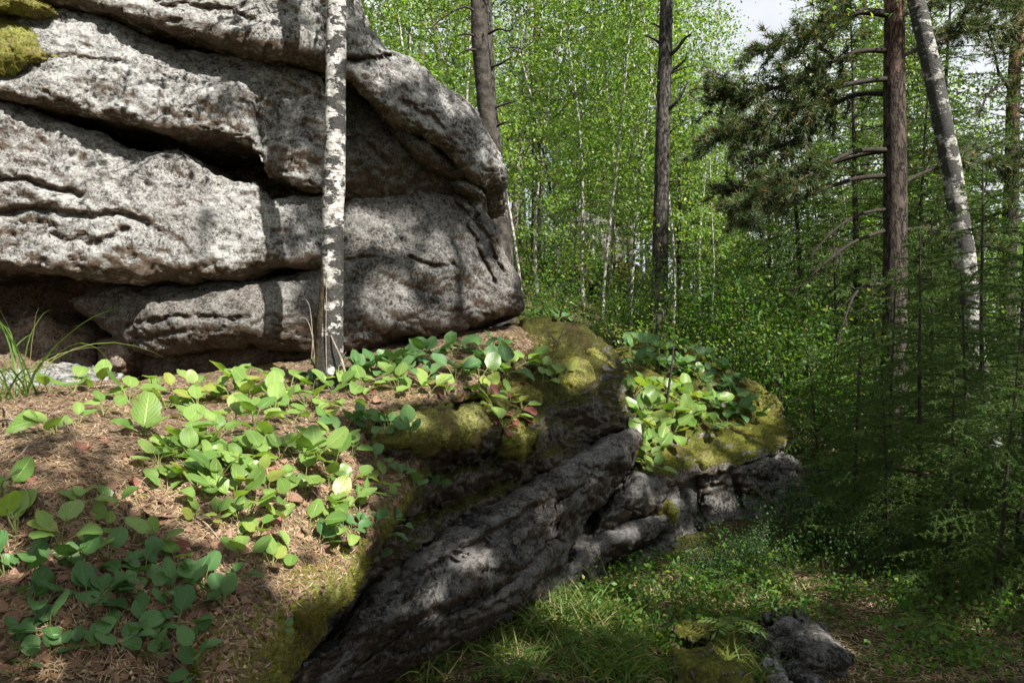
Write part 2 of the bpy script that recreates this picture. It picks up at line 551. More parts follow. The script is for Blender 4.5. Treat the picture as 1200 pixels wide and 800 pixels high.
def in_poly(pts, poly):
    x, y = pts[:, 0], pts[:, 1]
    inside = np.zeros(len(pts), dtype=bool)
    n = len(poly)
    for i in range(n):
        x1, y1 = poly[i]
        x2, y2 = poly[(i + 1) % n]
        c = ((y1 > y) != (y2 > y)) & (x < (x2 - x1) * (y - y1) / (y2 - y1 + 1e-12) + x1)
        inside ^= c
    return inside


def poly_dist(pts, poly, closed=True):
    best = np.full(len(pts), 1e9)
    n = len(poly)
    for i in range(n if closed else n - 1):
        a = np.asarray(poly[i], float)
        b = np.asarray(poly[(i + 1) % n], float)
        ab = b - a
        t = np.clip(((pts - a) @ ab) / (ab @ ab + 1e-12), 0, 1)
        best = np.minimum(best, np.linalg.norm(pts - (a + t[:, None] * ab), axis=1))
    return best


def tps(ctrl, val, q):
    """thin-plate interpolation of depth between the surveyed points"""
    def U(r):
        return np.where(r > 1e-9, r * r * np.log(r + 1e-12), 0)
    n = len(ctrl)
    K = U(np.linalg.norm(ctrl[:, None] - ctrl[None], axis=2)) + np.eye(n) * 0.02
    Pm = np.c_[np.ones(n), ctrl]
    A = np.block([[K, Pm], [Pm.T, np.zeros((3, 3))]])
    w = np.linalg.solve(A, np.r_[val, 0, 0, 0])
    return U(np.linalg.norm(q[:, None] - ctrl[None], axis=2)) @ w[:n] + np.c_[np.ones(len(q)), q] @ w[n:]


def rock(name, outline, inner=(), thick=1.0, vox=0.018, rnd=0.12, mat='rock', amp=1.0, smooth=4, cracks=(), parent=None,
         origin=(0, 0, 0), shrink=0.0, solid=True, seed=0.0, strata=1.0, fine=1.0):
    """one solid stone: its visible face is fixed by surveyed points (px, py, distance), it has a rounded rim,
    goes back `thick` metres, is remeshed and weathered"""
    S = 100.0
    out = np.asarray(outline, float)
    inn = np.asarray(inner, float).reshape(-1, 3)
    ctrl = np.concatenate([out, inn])
    # densify outline
    o2 = []
    for i in range(len(out)):
        a, b = out[i], out[(i + 1) % len(out)]
        k = max(1, int(np.linalg.norm(b[:2] - a[:2]) / 14))
        for j in range(k):
            o2.append(a + (b - a) * j / k)
    o2 = np.asarray(o2)
    jit = np.c_[o2[:, :2] / 33.0, np.full(len(o2), 3.1 + seed)]
    o2[:, 0] += fbm(jit, 3) * 5
    o2[:, 1] += fbm(jit + 50, 3) * 5
    poly = o2[:, :2]
    lo, hi = poly.min(0), poly.max(0)
    step = max(9.0, math.sqrt((hi[0] - lo[0]) * (hi[1] - lo[1]) / 2600))
    gx, gy = np.meshgrid(np.arange(lo[0], hi[0], step), np.arange(lo[1], hi[1], step))
    g = np.c_[gx.ravel(), gy.ravel()] + RNG.normal(scale=step * 0.15, size=(gx.size, 2))
    g = g[in_poly(g, poly)]
    g = g[poly_dist(g, poly) > step * 0.35]
    gd = tps(ctrl[:, :2] / S, ctrl[:, 2], g / S)
    pts2 = np.concatenate([poly, g])
    dep = np.concatenate([o2[:, 2], gd])
    dist = np.concatenate([np.zeros(len(poly)), poly_dist(g, poly)]) * dep / FPX
    d = np.clip(dist / rnd, 0, 1)
    dep = dep + rnd * 0.8 * (1 - np.sqrt(np.clip(1 - (1 - d) ** 2, 0, 1)))
    nb = len(poly)
    res = geometry.delaunay_2d_cdt([Vector(p) for p in pts2], [], [list(range(nb))], 1, 1e-5)
    v2, tris = res[0], [f for f in res[2]]
    orig = res[3]
    D = np.array([dep[o[0]] if o else np.nan for o in orig])
    vv = np.array([[p.x, p.y] for p in v2])
    bad = np.isnan(D)
    if bad.any():
        D[bad] = np.nanmean(D)
    front = np.c_[(vv[:, 0] - 600) / FPX * D, D, (400 - vv[:, 1]) / FPX * D]
    back = front.copy()
    back[:, 1] += thick
    if shrink:
        c = back.mean(0)
        back[:, [0, 2]] = c[[0, 2]] + (back[:, [0, 2]] - c[[0, 2]]) * (1 - shrink)
    n = len(front)
    F = [list(t) for t in tris] + [[n + i for i in reversed(t)] for t in tris]
    cnt = {}
    for t in tris:
        for i in range(3):
            cnt[(t[i], t[(i + 1) % 3])] = 1
    for (a, b) in list(cnt):
        if (b, a) not in cnt:
            F.append([b, a, n + a])
            F.append([b, n + a, n + b])
    me = mesh_np('tmp', np.concatenate([front, back]), np.array(F))
    ob = bpy.data.objects.new('tmp', me)
    COL.objects.link(ob)
    md = ob.modifiers.new('r', 'REMESH')
    md.mode = 'VOXEL'
    md.voxel_size = vox
    dg = bpy.context.evaluated_depsgraph_get()
    me2 = bpy.data.meshes.new_from_object(ob.evaluated_get(dg))
    bpy.data.objects.remove(ob)
    bpy.data.meshes.remove(me)
    nv = len(me2.vertices)
    V = np.empty(nv * 3, dtype=np.float32)
    me2.vertices.foreach_get('co', V)
    V = V.reshape(-1, 3).astype(float)
    nl = len(me2.loops)
    lv = np.empty(nl, dtype=np.int32)
    me2.loops.foreach_get('vertex_index', lv)
    np_ = len(me2.polygons)
    Fq = lv.reshape(np_, 4) if nl == np_ * 4 else None
    E = np.empty(len(me2.edges) * 2, dtype=np.int32)
    me2.edges.foreach_get('vertices', E)
    E = E.reshape(-1, 2)
    bpy.data.meshes.remove(me2)
    deg = np.bincount(E.ravel(), minlength=nv)[:, None]

    def relax(V, it):
        for _ in range(it):
            acc = np.zeros_like(V)
            for k in range(3):
                acc[:, k] = np.bincount(E[:, 0], V[E[:, 1], k], nv) + np.bincount(E[:, 1], V[E[:, 0], k], nv)
            V = V * 0.4 + 0.6 * acc / np.maximum(deg, 1)
        return V

    def normals(V):
        a, b, c, d4 = (V[Fq[:, i]] for i in range(4))
        fn = np.cross(c - a, d4 - b)
        N = np.zeros_like(V)
        for i in range(4):
            for k in range(3):
                N[:, k] += np.bincount(Fq[:, i], fn[:, k], nv)
        return N / (np.linalg.norm(N, axis=1)[:, None] + 1e-12)

    V = relax(V, smooth if parent is None or solid is False else max(2, smooth - 2))
    N = normals(V)
    if N[V[:, 1] < np.quantile(V[:, 1], 0.02)][:, 1].mean() > 0:
        Fq = Fq[:, ::-1]
        N = -N
    q = V + seed * 3.7
    rot = np.array([[0.97, 0, -0.24], [0, 1, 0], [0.24, 0, 0.97]])      # strata dip to the right
    qs = (q @ rot.T) * np.array([0.9, 0.9, 2.6])
    h = 0.07 * fbm(q * 1.3, 3) + 0.042 * strata * fbm(qs * 2.2 + 9, 3) + 0.024 * fbm(q * 6.0 + 3, 3)
    ridg = 1 - np.abs(fbm(qs * 4.0 + 21, 3)) * 2.2
    h -= 0.028 * strata * np.clip(ridg - 0.80, 0, 1) * 4
    V = V + N * (h * amp)[:, None]
    N = normals(V)
    h2 = 0.016 * fbm(q * 17 + 5, 3) + 0.008 * fbm(q * 42 + 8, 2)
    pit = fbm(q * 24 + 31, 2)
    h2 -= 0.012 * np.clip(pit - 0.22, 0, 1) * 3
    V = V + N * (h2 * amp * fine)[:, None]
    if cracks:
        px = np.c_[600 + V[:, 0] / V[:, 1] * FPX, 400 - V[:, 2] / V[:, 1] * FPX]
        px = px + np.c_[fbm(V * 9, 3), fbm(V * 9 + 40, 3)] * 6
        view = V / np.linalg.norm(V, axis=1)[:, None]
        facing = np.clip(-(N * view).sum(1) * 2, 0, 1)
        for line, w, dp in cracks:
            dd = poly_dist(px, line, False)
            V += view * (dp * np.exp(-(dd / w) ** 2) * facing)[:, None]
    og = np.asarray(origin, float)
    me = mesh_np(name, V - og, Fq, [M[mat]], None, True)
    o = link(name, me, parent)
    if solid:
        ROCKV.append(V)
        ROCKF.append(Fq)
    return o


# --- the big boulder -------------------------------------------------------------
BO = (-1.2, 4.6, -0.2)
boulder = thing('boulder', 'huge layered grey granite boulder with dark crevices towering over the leafy ledge', 'boulder', BO)


def bslab(name, *a, **k):
    return rock(name, *a, parent=boulder, origin=BO, **k)


bslab('rock_slab', [(-240, -330, 5.0), (-240, -60, 4.35), (-60, -22, 4.3), (20, -8, 4.3), (75, -2, 4.3), (140, 16, 4.32), (200, 33, 4.33), (270, 46, 4.36), (330, 60, 4.40), (372, 76, 4.5),
                    (386, 50, 4.55), (396, 5, 4.6), (385, -60, 4.7), (330, -240, 5.2), (200, -340, 5.4)],
      [(200, -40, 4.5), (0, -70, 4.45), (300, 20, 4.42), (100, -20, 4.36), (200, 10, 4.36)], 1.5, 0.016, 0.045, 'rock', seed=1, fine=0.75, cracks=[([(150, -10), (200, 8), (260, 12), (300, 25)], 3, 0.04)])
bslab('rock_slab', [(-240, -50, 4.5), (-60, -10, 4.45), (30, 2, 4.42), (75, 8, 4.45), (140, 26, 4.5), (200, 44, 4.58), (270, 58, 4.62), (330, 74, 4.66), (375, 92, 4.7), (384, 140, 4.72), (382, 205, 4.66),
                    (376, 224, 4.62), (340, 216, 4.55), (308, 208, 4.52), (290, 168, 4.47), (257, 160, 4.42), (203, 157, 4.36), (169, 148, 4.32), (135, 136, 4.26), (101, 128, 4.24), (68, 122, 4.22), (34, 113, 4.2), (0, 111, 4.18), (-240, 105, 4.1)],
      [(200, 110, 4.36), (100, 80, 4.28), (260, 120, 4.44), (0, 70, 4.25), (330, 130, 4.60), (150, 40, 4.42), (345, 160, 4.55)], 1.4, 0.016, 0.04, 'rock', seed=2, fine=0.75,
      cracks=[([(-20, 70), (60, 66), (130, 72), (150, 74)], 2.5, 0.03), ([(301, 120), (306, 170), (300, 205)], 3, 0.05)])
bslab('rock_slab', [(-240, 118, 4.3), (0, 116, 4.27), (27, 121, 4.33), (61, 137, 4.38), (101, 155, 4.43), (142, 172, 4.46), (176, 180, 4.46), (203, 180, 4.46), (236, 194, 4.50), (270, 211, 4.58), (297, 210, 4.58), (314, 229, 4.61), (384, 224, 4.78),
                    (388, 270, 4.72), (384, 300, 4.68), (338, 306, 4.55), (280, 320, 4.45), (200, 323, 4.38), (120, 322, 4.3), (60, 317, 4.24), (0, 312, 4.2), (-240, 318, 4.1)],
      [(100, 230, 4.30), (200, 250, 4.38), (30, 190, 4.28), (250, 270, 4.42), (300, 270, 4.50), (120, 290, 4.26), (20, 260, 4.24), (20, 215, 4.20)], 1.4, 0.016, 0.05, 'rock', seed=3, amp=1.0, fine=0.75,
      cracks=[([(-10, 212), (30, 210), (60, 222), (95, 230)], 3, 0.07), ([(-10, 250), (40, 246), (90, 254), (140, 250), (175, 262)], 4, 0.07), ([(60, 275), (110, 285), (150, 268)], 3, 0.05)])
bslab('rock_slab', [(78, 351, 4.75), (105, 340, 4.72), (135, 335, 4.66), (216, 332, 4.62), (270, 332, 4.62), (338, 320, 4.7), (378, 305, 4.82), (398, 250, 5.0), (410, 228, 5.08), (480, 222, 5.25), (518, 226, 5.35), (545, 222, 5.45), (566, 232, 5.5),
                    (586, 288, 5.52), (606, 330, 5.5), (612, 350, 5.5), (606, 364, 5.45), (560, 380, 5.25), (520, 392, 5.08), (440, 407, 4.82), (400, 412, 4.72), (366, 411, 4.65), (324, 406, 4.55), (290, 398, 4.5), (245, 404, 4.48), (216, 415, 4.47), (185, 419, 4.5), (150, 412, 4.55), (128, 392, 4.62)],
      [(200, 375, 4.40), (300, 360, 4.48), (270, 380, 4.42), (440, 330, 4.80), (500, 300, 5.02), (540, 340, 5.10), (560, 300, 5.25), (420, 280, 4.9), (160, 380, 4.48)], 1.5, 0.016, 0.07, 'rock_warm', seed=4, amp=0.8, fine=0.6,
      cracks=[([(150, 382), (200, 372), (250, 370), (290, 374)], 2.5, 0.05), ([(160, 398), (220, 388), (270, 386)], 2, 0.03), ([(405, 306), (440, 303)], 2, 0.03),
              ([(530, 225), (550, 270), (580, 330)], 3, 0.05), ([(545, 225), (565, 270), (590, 320)], 3, 0.05), ([(535, 240), (556, 260), (566, 240)], 2, 0.04), ([(480, 300), (510, 315), (530, 310)], 2.5, 0.04)])
bslab('rock_slab', [(340, 60, 4.9), (400, 70, 5.0), (440, 130, 5.1), (500, 185, 5.25), (545, 215, 5.4), (535, 236, 5.38), (480, 238, 5.25), (400, 240, 5.05), (340, 245, 4.9)],
      [(420, 170, 4.98), (460, 200, 5.1)], 1.2, 0.02, 0.06, 'rock_warm', seed=5, amp=0.8, cracks=[([(395, 170), (420, 160), (450, 190)], 3, 0.05)])
bslab('rock_slab', [(392, -20, 4.75), (408, 8, 4.75), (428, 27, 4.8), (451, 52, 4.9), (478, 64, 5.0), (505, 80, 5.1), (532, 100, 5.2), (556, 122, 5.3), (571, 150, 5.35), (586, 176, 5.4), (593, 197, 5.42), (587, 214, 5.4), (567, 220, 5.32), (553, 210, 5.2), (519, 177, 5.02), (492, 157, 4.9), (451, 140, 4.75), (428, 119, 4.68), (406, 94, 4.62), (386, 80, 4.6)],
      [(470, 110, 4.82), (530, 150, 5.05), (560, 185, 5.2), (430, 90, 4.68), (430, 50, 4.75)], 1.5, 0.016, 0.09, 'rock', seed=6, amp=1.0, cracks=[([(390, 72), (430, 70), (458, 66)], 3, 0.09), ([(470, 120), (500, 135), (520, 150)], 3, 0.04)])
bslab('rock_slab', [(448, 145, 5.02), (482, 149, 5.05), (519, 178, 5.15), (546, 200, 5.22), (541, 209, 5.24), (509, 205, 5.18), (485, 192, 5.12), (461, 168, 5.05)], [(500, 180, 5.0)], 0.7, 0.014, 0.05, 'rock_warm', seed=7, amp=0.6)
bslab('rock_slab', [(522, 214, 5.3), (539, 209, 5.28), (562, 215, 5.32), (569, 226, 5.35), (563, 236, 5.36), (539, 230, 5.34)], [(545, 222, 5.22)], 0.7, 0.014, 0.05, 'rock', seed=8, amp=0.6)
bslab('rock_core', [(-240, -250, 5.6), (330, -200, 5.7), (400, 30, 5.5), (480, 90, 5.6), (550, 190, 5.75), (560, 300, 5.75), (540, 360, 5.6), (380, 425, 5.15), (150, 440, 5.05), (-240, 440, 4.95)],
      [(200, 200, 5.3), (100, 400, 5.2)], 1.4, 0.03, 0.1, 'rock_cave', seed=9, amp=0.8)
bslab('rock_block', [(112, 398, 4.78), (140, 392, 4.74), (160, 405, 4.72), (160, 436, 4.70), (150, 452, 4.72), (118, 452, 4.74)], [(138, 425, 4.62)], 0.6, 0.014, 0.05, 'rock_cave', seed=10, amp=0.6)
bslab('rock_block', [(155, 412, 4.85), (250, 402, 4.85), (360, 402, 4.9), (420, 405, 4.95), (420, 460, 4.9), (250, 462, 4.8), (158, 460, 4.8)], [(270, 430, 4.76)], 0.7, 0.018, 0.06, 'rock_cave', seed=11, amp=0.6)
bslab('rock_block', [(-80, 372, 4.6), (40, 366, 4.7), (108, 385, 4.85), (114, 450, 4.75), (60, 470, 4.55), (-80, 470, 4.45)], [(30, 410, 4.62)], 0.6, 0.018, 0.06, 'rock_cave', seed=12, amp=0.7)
# cushions of moss on the boulder's shoulder
bslab('moss_cushion', [(-60, 25, 4.25), (0, 20, 4.25), (30, 30, 4.26), (58, 55, 4.27), (82, 66, 4.3), (70, 77, 4.28), (40, 78, 4.24), (15, 92, 4.22), (-60, 90, 4.2)], [(10, 55, 4.15), (35, 62, 4.19)], 0.25, 0.009, 0.05, 'moss', seed=13, amp=0.6, fine=2.4, strata=0.3)
bslab('moss_cushion', [(-60, -30, 4.2), (10, -25, 4.2), (40, 0, 4.22), (60, 8, 4.25), (30, 18, 4.22), (-60, 12, 4.2)], [(0, -5, 4.12)], 0.25, 0.01, 0.05, 'moss_dark', seed=14, amp=0.6, fine=2.4, strata=0.3)

# --- the ledge -------------------------------------------------------------------
LO = (-0.4, 3.2, -0.6)
ledge = thing('rock_ledge', 'long mossy rock ledge with a needle strewn top and stepped grey sides below the boulder', 'rock ledge', LO)


def lslab(name, *a, **k):
    return rock(name, *a, parent=ledge, origin=LO, **k)


lslab('soil_top', [(-420, 440, 4.0), (0, 447, 4.2), (150, 446, 4.35), (380, 416, 4.9), (520, 390, 5.3), (600, 380, 5.7), (640, 395, 5.5), (600, 432, 4.8), (572, 466, 4.2), (520, 476, 3.8), (440, 486, 3.36), (420, 500, 3.2), (440, 530, 3.16), (490, 548, 3.15),
                   (486, 580, 3.02), (470, 612, 2.84), (436, 655, 2.6), (385, 704, 2.36), (338, 742, 2.12), (318, 800, 1.92), (285, 900, 1.62), (150, 1000, 1.32), (-420, 1000, 1.2)],
      [(160, 500, 2.9), (160, 600, 2.25), (160, 700, 1.92), (300, 600, 2.42), (300, 500, 3.0), (400, 540, 2.92), (400, 600, 2.62), (390, 480, 3.38), (500, 450, 3.95), (550, 440, 4.3), (0, 600, 2.1), (0, 500, 2.8), (300, 700, 2.1), (250, 780, 1.86), (0, 700, 1.85), (100, 472, 3.35), (300, 458, 3.9), (370, 660, 2.42), (450, 580, 2.88), (350, 700, 2.22)],
      0.9, 0.02, 0.05, 'soil', seed=20, amp=0.42, strata=0.2, fine=2.4)
lslab('rock_slab', [(410, 492, 3.26), (430, 483, 3.36), (520, 473, 3.8), (575, 466, 4.1), (625, 490, 4.25), (650, 545, 4.4), (560, 606, 3.86), (500, 645, 3.42), (440, 694, 2.98), (345, 785, 2.6), (350, 740, 2.6), (430, 650, 2.85), (465, 605, 3.02), (470, 560, 3.16), (440, 530, 3.2)],
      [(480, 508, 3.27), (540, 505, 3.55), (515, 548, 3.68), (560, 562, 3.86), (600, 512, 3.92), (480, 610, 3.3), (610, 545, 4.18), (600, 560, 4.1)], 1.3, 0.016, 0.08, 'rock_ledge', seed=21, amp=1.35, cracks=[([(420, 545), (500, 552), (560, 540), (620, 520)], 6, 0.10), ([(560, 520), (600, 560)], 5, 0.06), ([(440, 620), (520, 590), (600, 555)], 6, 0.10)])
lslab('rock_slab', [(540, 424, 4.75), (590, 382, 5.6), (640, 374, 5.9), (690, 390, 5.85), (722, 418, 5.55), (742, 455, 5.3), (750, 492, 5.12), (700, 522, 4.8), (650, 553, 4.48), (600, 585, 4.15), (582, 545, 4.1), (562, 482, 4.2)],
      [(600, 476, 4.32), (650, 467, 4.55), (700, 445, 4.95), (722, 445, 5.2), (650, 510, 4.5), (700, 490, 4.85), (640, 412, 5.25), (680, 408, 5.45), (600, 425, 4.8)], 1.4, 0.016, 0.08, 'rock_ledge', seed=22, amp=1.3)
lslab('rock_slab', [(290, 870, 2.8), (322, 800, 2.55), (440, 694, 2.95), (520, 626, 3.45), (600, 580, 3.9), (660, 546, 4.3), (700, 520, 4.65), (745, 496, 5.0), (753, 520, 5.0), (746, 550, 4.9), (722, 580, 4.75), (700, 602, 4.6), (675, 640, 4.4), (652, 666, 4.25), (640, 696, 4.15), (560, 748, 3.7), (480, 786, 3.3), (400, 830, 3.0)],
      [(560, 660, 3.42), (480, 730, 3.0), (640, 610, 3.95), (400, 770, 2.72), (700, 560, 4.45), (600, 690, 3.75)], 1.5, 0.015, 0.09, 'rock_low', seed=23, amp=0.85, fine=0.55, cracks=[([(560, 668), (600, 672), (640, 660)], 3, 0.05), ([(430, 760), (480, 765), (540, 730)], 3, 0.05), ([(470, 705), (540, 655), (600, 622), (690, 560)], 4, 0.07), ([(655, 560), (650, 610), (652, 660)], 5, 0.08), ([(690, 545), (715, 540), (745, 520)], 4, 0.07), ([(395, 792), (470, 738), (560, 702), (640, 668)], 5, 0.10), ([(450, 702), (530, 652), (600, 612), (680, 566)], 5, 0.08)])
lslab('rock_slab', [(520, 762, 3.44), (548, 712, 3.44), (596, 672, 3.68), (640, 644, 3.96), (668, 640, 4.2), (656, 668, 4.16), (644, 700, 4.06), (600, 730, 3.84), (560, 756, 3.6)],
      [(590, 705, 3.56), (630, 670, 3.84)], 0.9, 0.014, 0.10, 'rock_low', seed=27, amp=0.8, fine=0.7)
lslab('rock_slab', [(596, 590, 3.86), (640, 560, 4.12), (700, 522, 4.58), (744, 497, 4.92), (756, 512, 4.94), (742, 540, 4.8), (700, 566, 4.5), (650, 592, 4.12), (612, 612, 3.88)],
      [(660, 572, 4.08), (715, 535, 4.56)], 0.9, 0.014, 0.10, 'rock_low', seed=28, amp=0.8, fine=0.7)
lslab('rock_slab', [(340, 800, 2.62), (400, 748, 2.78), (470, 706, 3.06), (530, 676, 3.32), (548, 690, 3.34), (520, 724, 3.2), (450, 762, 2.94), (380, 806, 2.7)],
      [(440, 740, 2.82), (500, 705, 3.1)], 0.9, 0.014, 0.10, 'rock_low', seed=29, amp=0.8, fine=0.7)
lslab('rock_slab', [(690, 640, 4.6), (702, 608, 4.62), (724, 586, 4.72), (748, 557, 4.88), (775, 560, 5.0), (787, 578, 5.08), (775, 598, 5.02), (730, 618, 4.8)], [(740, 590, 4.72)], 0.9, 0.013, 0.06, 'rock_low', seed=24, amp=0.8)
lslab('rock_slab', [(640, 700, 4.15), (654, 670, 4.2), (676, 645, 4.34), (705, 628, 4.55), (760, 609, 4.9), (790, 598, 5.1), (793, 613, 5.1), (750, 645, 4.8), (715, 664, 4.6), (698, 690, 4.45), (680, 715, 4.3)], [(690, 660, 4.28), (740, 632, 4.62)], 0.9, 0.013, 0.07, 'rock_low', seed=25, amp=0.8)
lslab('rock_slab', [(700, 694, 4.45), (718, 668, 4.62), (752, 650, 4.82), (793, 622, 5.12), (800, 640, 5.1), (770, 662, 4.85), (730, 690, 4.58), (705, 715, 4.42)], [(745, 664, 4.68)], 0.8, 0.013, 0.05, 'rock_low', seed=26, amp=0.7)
for i, (pl, inn, mt) in enumerate([
    ([(588, 452, 4.52), (610, 446, 4.6), (640, 455, 4.65), (648, 470, 4.6), (628, 484, 4.5), (596, 478, 4.42)], [(615, 464, 4.36)], 'moss_dark'),
    ([(648, 425, 5.0), (680, 420, 5.15), (708, 432, 5.25), (706, 452, 5.15), (680, 468, 4.95), (655, 462, 4.85)], [(680, 445, 4.78)], 'moss'),
    ([(660, 402, 5.45), (690, 400, 5.55), (715, 415, 5.5), (722, 436, 5.35), (708, 440, 5.3), (690, 420, 5.3)], [(700, 418, 5.3)], 'moss'),
    ([(728, 512, 5.0), (745, 506, 5.05), (752, 520, 5.05), (745, 536, 5.0), (730, 532, 4.96)], [(742, 520, 4.9)], 'moss'),
    ([(768, 592, 5.06), (782, 588, 5.1), (794, 598, 5.12), (790, 612, 5.1), (775, 606, 5.05)], [(783, 600, 5.0)], 'moss'),
    ([(580, 502, 3.98), (605, 496, 4.06), (628, 512, 4.12), (614, 538, 4.06), (588, 530, 3.96)], [(604, 514, 3.84)], 'moss'),
    ([(420, 496, 3.26), (470, 484, 3.44), (560, 476, 3.88), (580, 498, 3.84), (562, 526, 3.70), (500, 536, 3.38), (440, 526, 3.16)], [(480, 505, 3.14), (540, 500, 3.42), (505, 518, 3.24)], 'moss_dark'),
    ([(322, 690, 2.16), (365, 662, 2.34), (412, 645, 2.52), (420, 668, 2.48), (395, 708, 2.30), (352, 730, 2.12), (326, 722, 2.08)], [(375, 688, 2.2), (350, 705, 2.11)], 'moss'),
    ([(226, 738, 1.9), (290, 724, 1.97), (320, 746, 1.98), (314, 800, 1.84), (290, 850, 1.72), (240, 830, 1.7)], [(275, 770, 1.78), (280, 800, 1.72)], 'moss_dark')]):
    lslab('moss_cushion', pl, inn, 0.22, 0.009, 0.06, mt, seed=30 + i, amp=0.75, fine=1.6, strata=0.2)

# --- the second, leafy mound -----------------------------------------------------
KO = (1.6, 5.8, -1.3)
mound = thing('rock_mound', 'moss capped rock mound covered in leaves beyond the end of the ledge', 'rock mound', KO)
rock('rock_slab', [(722, 440, 6.4), (735, 412, 7.0), (765, 402, 7.4), (800, 406, 7.6), (842, 424, 7.5), (888, 446, 7.2), (918, 476, 6.8), (930, 512, 6.3), (908, 536, 6.0), (860, 548, 5.7), (800, 566, 5.4), (770, 580, 5.2), (752, 562, 5.1), (742, 520, 5.3), (728, 472, 5.8)],
     [(780, 500, 5.7), (830, 480, 6.3), (850, 520, 5.95), (800, 440, 6.7), (870, 480, 6.7)], 1.6, 0.02, 0.10, 'rock_mound', seed=40, amp=1.1, parent=mound, origin=KO)
rock('rock_slab', [(785, 560, 5.45), (860, 546, 5.75), (910, 530, 6.05), (942, 545, 6.25), (956, 600, 6.15), (958, 640, 6.0), (900, 655, 5.65), (820, 660, 5.4), (780, 660, 5.2), (772, 610, 5.2)],
     [(830, 590, 5.8), (880, 590, 5.9), (810, 630, 5.4), (930, 580, 6.1)], 1.5, 0.02, 0.10, 'rock_warm', seed=41, amp=1.3, parent=mound, origin=KO, cracks=[([(815, 565), (822, 600), (818, 630)], 5, 0.12), ([(860, 560), (870, 600)], 4, 0.08)])
for i, (pl, inn) in enumerate([
    ([(872, 452, 7.0), (890, 458, 7.0), (908, 482, 6.75), (906, 500, 6.6), (890, 482, 6.7)], [(893, 475, 6.65)]),
    ([(805, 535, 5.6), (830, 528, 5.7), (840, 545, 5.65), (822, 556, 5.55)], [(823, 542, 5.5)])]):
    rock('moss_cushion', pl, inn, 0.25, 0.014, 0.06, 'moss', seed=45 + i, amp=0.5, fine=1.6, strata=0.2, parent=mound, origin=KO)

# ------------------------------------------------------------------ ground


def tz(X, Y):
    X, Y = np.asarray(X, float), np.asarray(Y, float)
    H = 1.6 + np.clip(Y - 8, 0, 60) * 0.14
    hi = 5 + 0.35 * (Y - 8)
    lo = -1 + 0.1 * (Y - 8)
    t = np.clip((hi - X) / np.maximum(hi - lo, 1), 0, 1)
    t = t * t * (3 - 2 * t)
    z = -1.42 + H * t * sstep(Y, 6.0, 8.4)
    z += 0.75 * sstep(-X, 1.7, 4.0) * (1 - sstep(Y, 4.8, 7.6))
    z -= 0.02 * np.clip(X - 5, 0, 40)
    z += 0.06 * sstep(Y, 3.0, 5.5) * sstep(X, -0.5, 2)
    p = np.c_[X.ravel(), Y.ravel(), np.zeros(X.size)]
    nz = 0.10 * fbm(p * 0.5, 3) + 0.05 * fbm(p * 2.1 + 7, 3)
    return z + nz.reshape(z.shape)


def tz1(x, y):
    return float(tz(np.array([x]), np.array([y]))[0])


def ground_dist(px, py):
    y = 3.0
    for _ in range(40):
        y = 0.5 * y + 0.5 * tz1((px - 600) / FPX * y, y) * FPX / (400 - py)
    return y


# --- loose stones ----------------------------------------------------------------
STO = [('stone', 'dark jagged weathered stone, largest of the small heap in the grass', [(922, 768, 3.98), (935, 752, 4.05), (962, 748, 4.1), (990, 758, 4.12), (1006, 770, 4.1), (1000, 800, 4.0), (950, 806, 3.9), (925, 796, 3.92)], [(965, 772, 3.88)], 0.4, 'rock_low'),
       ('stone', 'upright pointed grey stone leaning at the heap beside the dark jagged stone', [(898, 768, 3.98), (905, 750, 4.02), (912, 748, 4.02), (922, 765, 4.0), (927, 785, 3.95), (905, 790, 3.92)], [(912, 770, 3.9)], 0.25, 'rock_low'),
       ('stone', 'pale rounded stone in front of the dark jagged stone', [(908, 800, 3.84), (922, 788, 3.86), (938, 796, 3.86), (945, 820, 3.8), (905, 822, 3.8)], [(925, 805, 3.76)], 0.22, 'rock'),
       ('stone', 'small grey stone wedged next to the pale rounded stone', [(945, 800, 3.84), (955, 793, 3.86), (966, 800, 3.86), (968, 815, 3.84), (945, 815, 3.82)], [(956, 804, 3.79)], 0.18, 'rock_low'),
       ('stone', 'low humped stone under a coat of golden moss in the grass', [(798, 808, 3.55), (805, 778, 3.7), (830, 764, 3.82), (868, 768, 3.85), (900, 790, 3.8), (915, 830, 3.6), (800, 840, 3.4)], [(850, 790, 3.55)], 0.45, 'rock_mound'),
       ('stone', 'flat pale stone lying at the foot of the boulder beside the grass tuft', [(-30, 446, 4.1), (20, 436, 4.3), (75, 428, 4.45), (112, 438, 4.4), (108, 452, 4.2), (40, 462, 4.0), (-30, 470, 3.85)], [(40, 446, 4.12)], 0.3, 'rock')]
for i, (nm, lab, pl, inn, th, mt) in enumerate(STO):
    if i < 5:
        k = ground_dist(inn[0][0], max(c for a, c, d in pl) - 12) / min(d for a, c, d in pl + inn) * 0.97
        pl = [(a, c + 2, d * k) for a, c, d in pl]
        inn = [(a, c + 2, d * k) for a, c, d in inn]
    og = P(*inn[0])
    o = rock(nm, pl, inn, th, 0.012, 0.06, mt, seed=60 + i, amp=0.8, origin=og, strata=1.6, solid=False)
    o.location = og
    tag(o, lab, 'stone', 'loose stones')

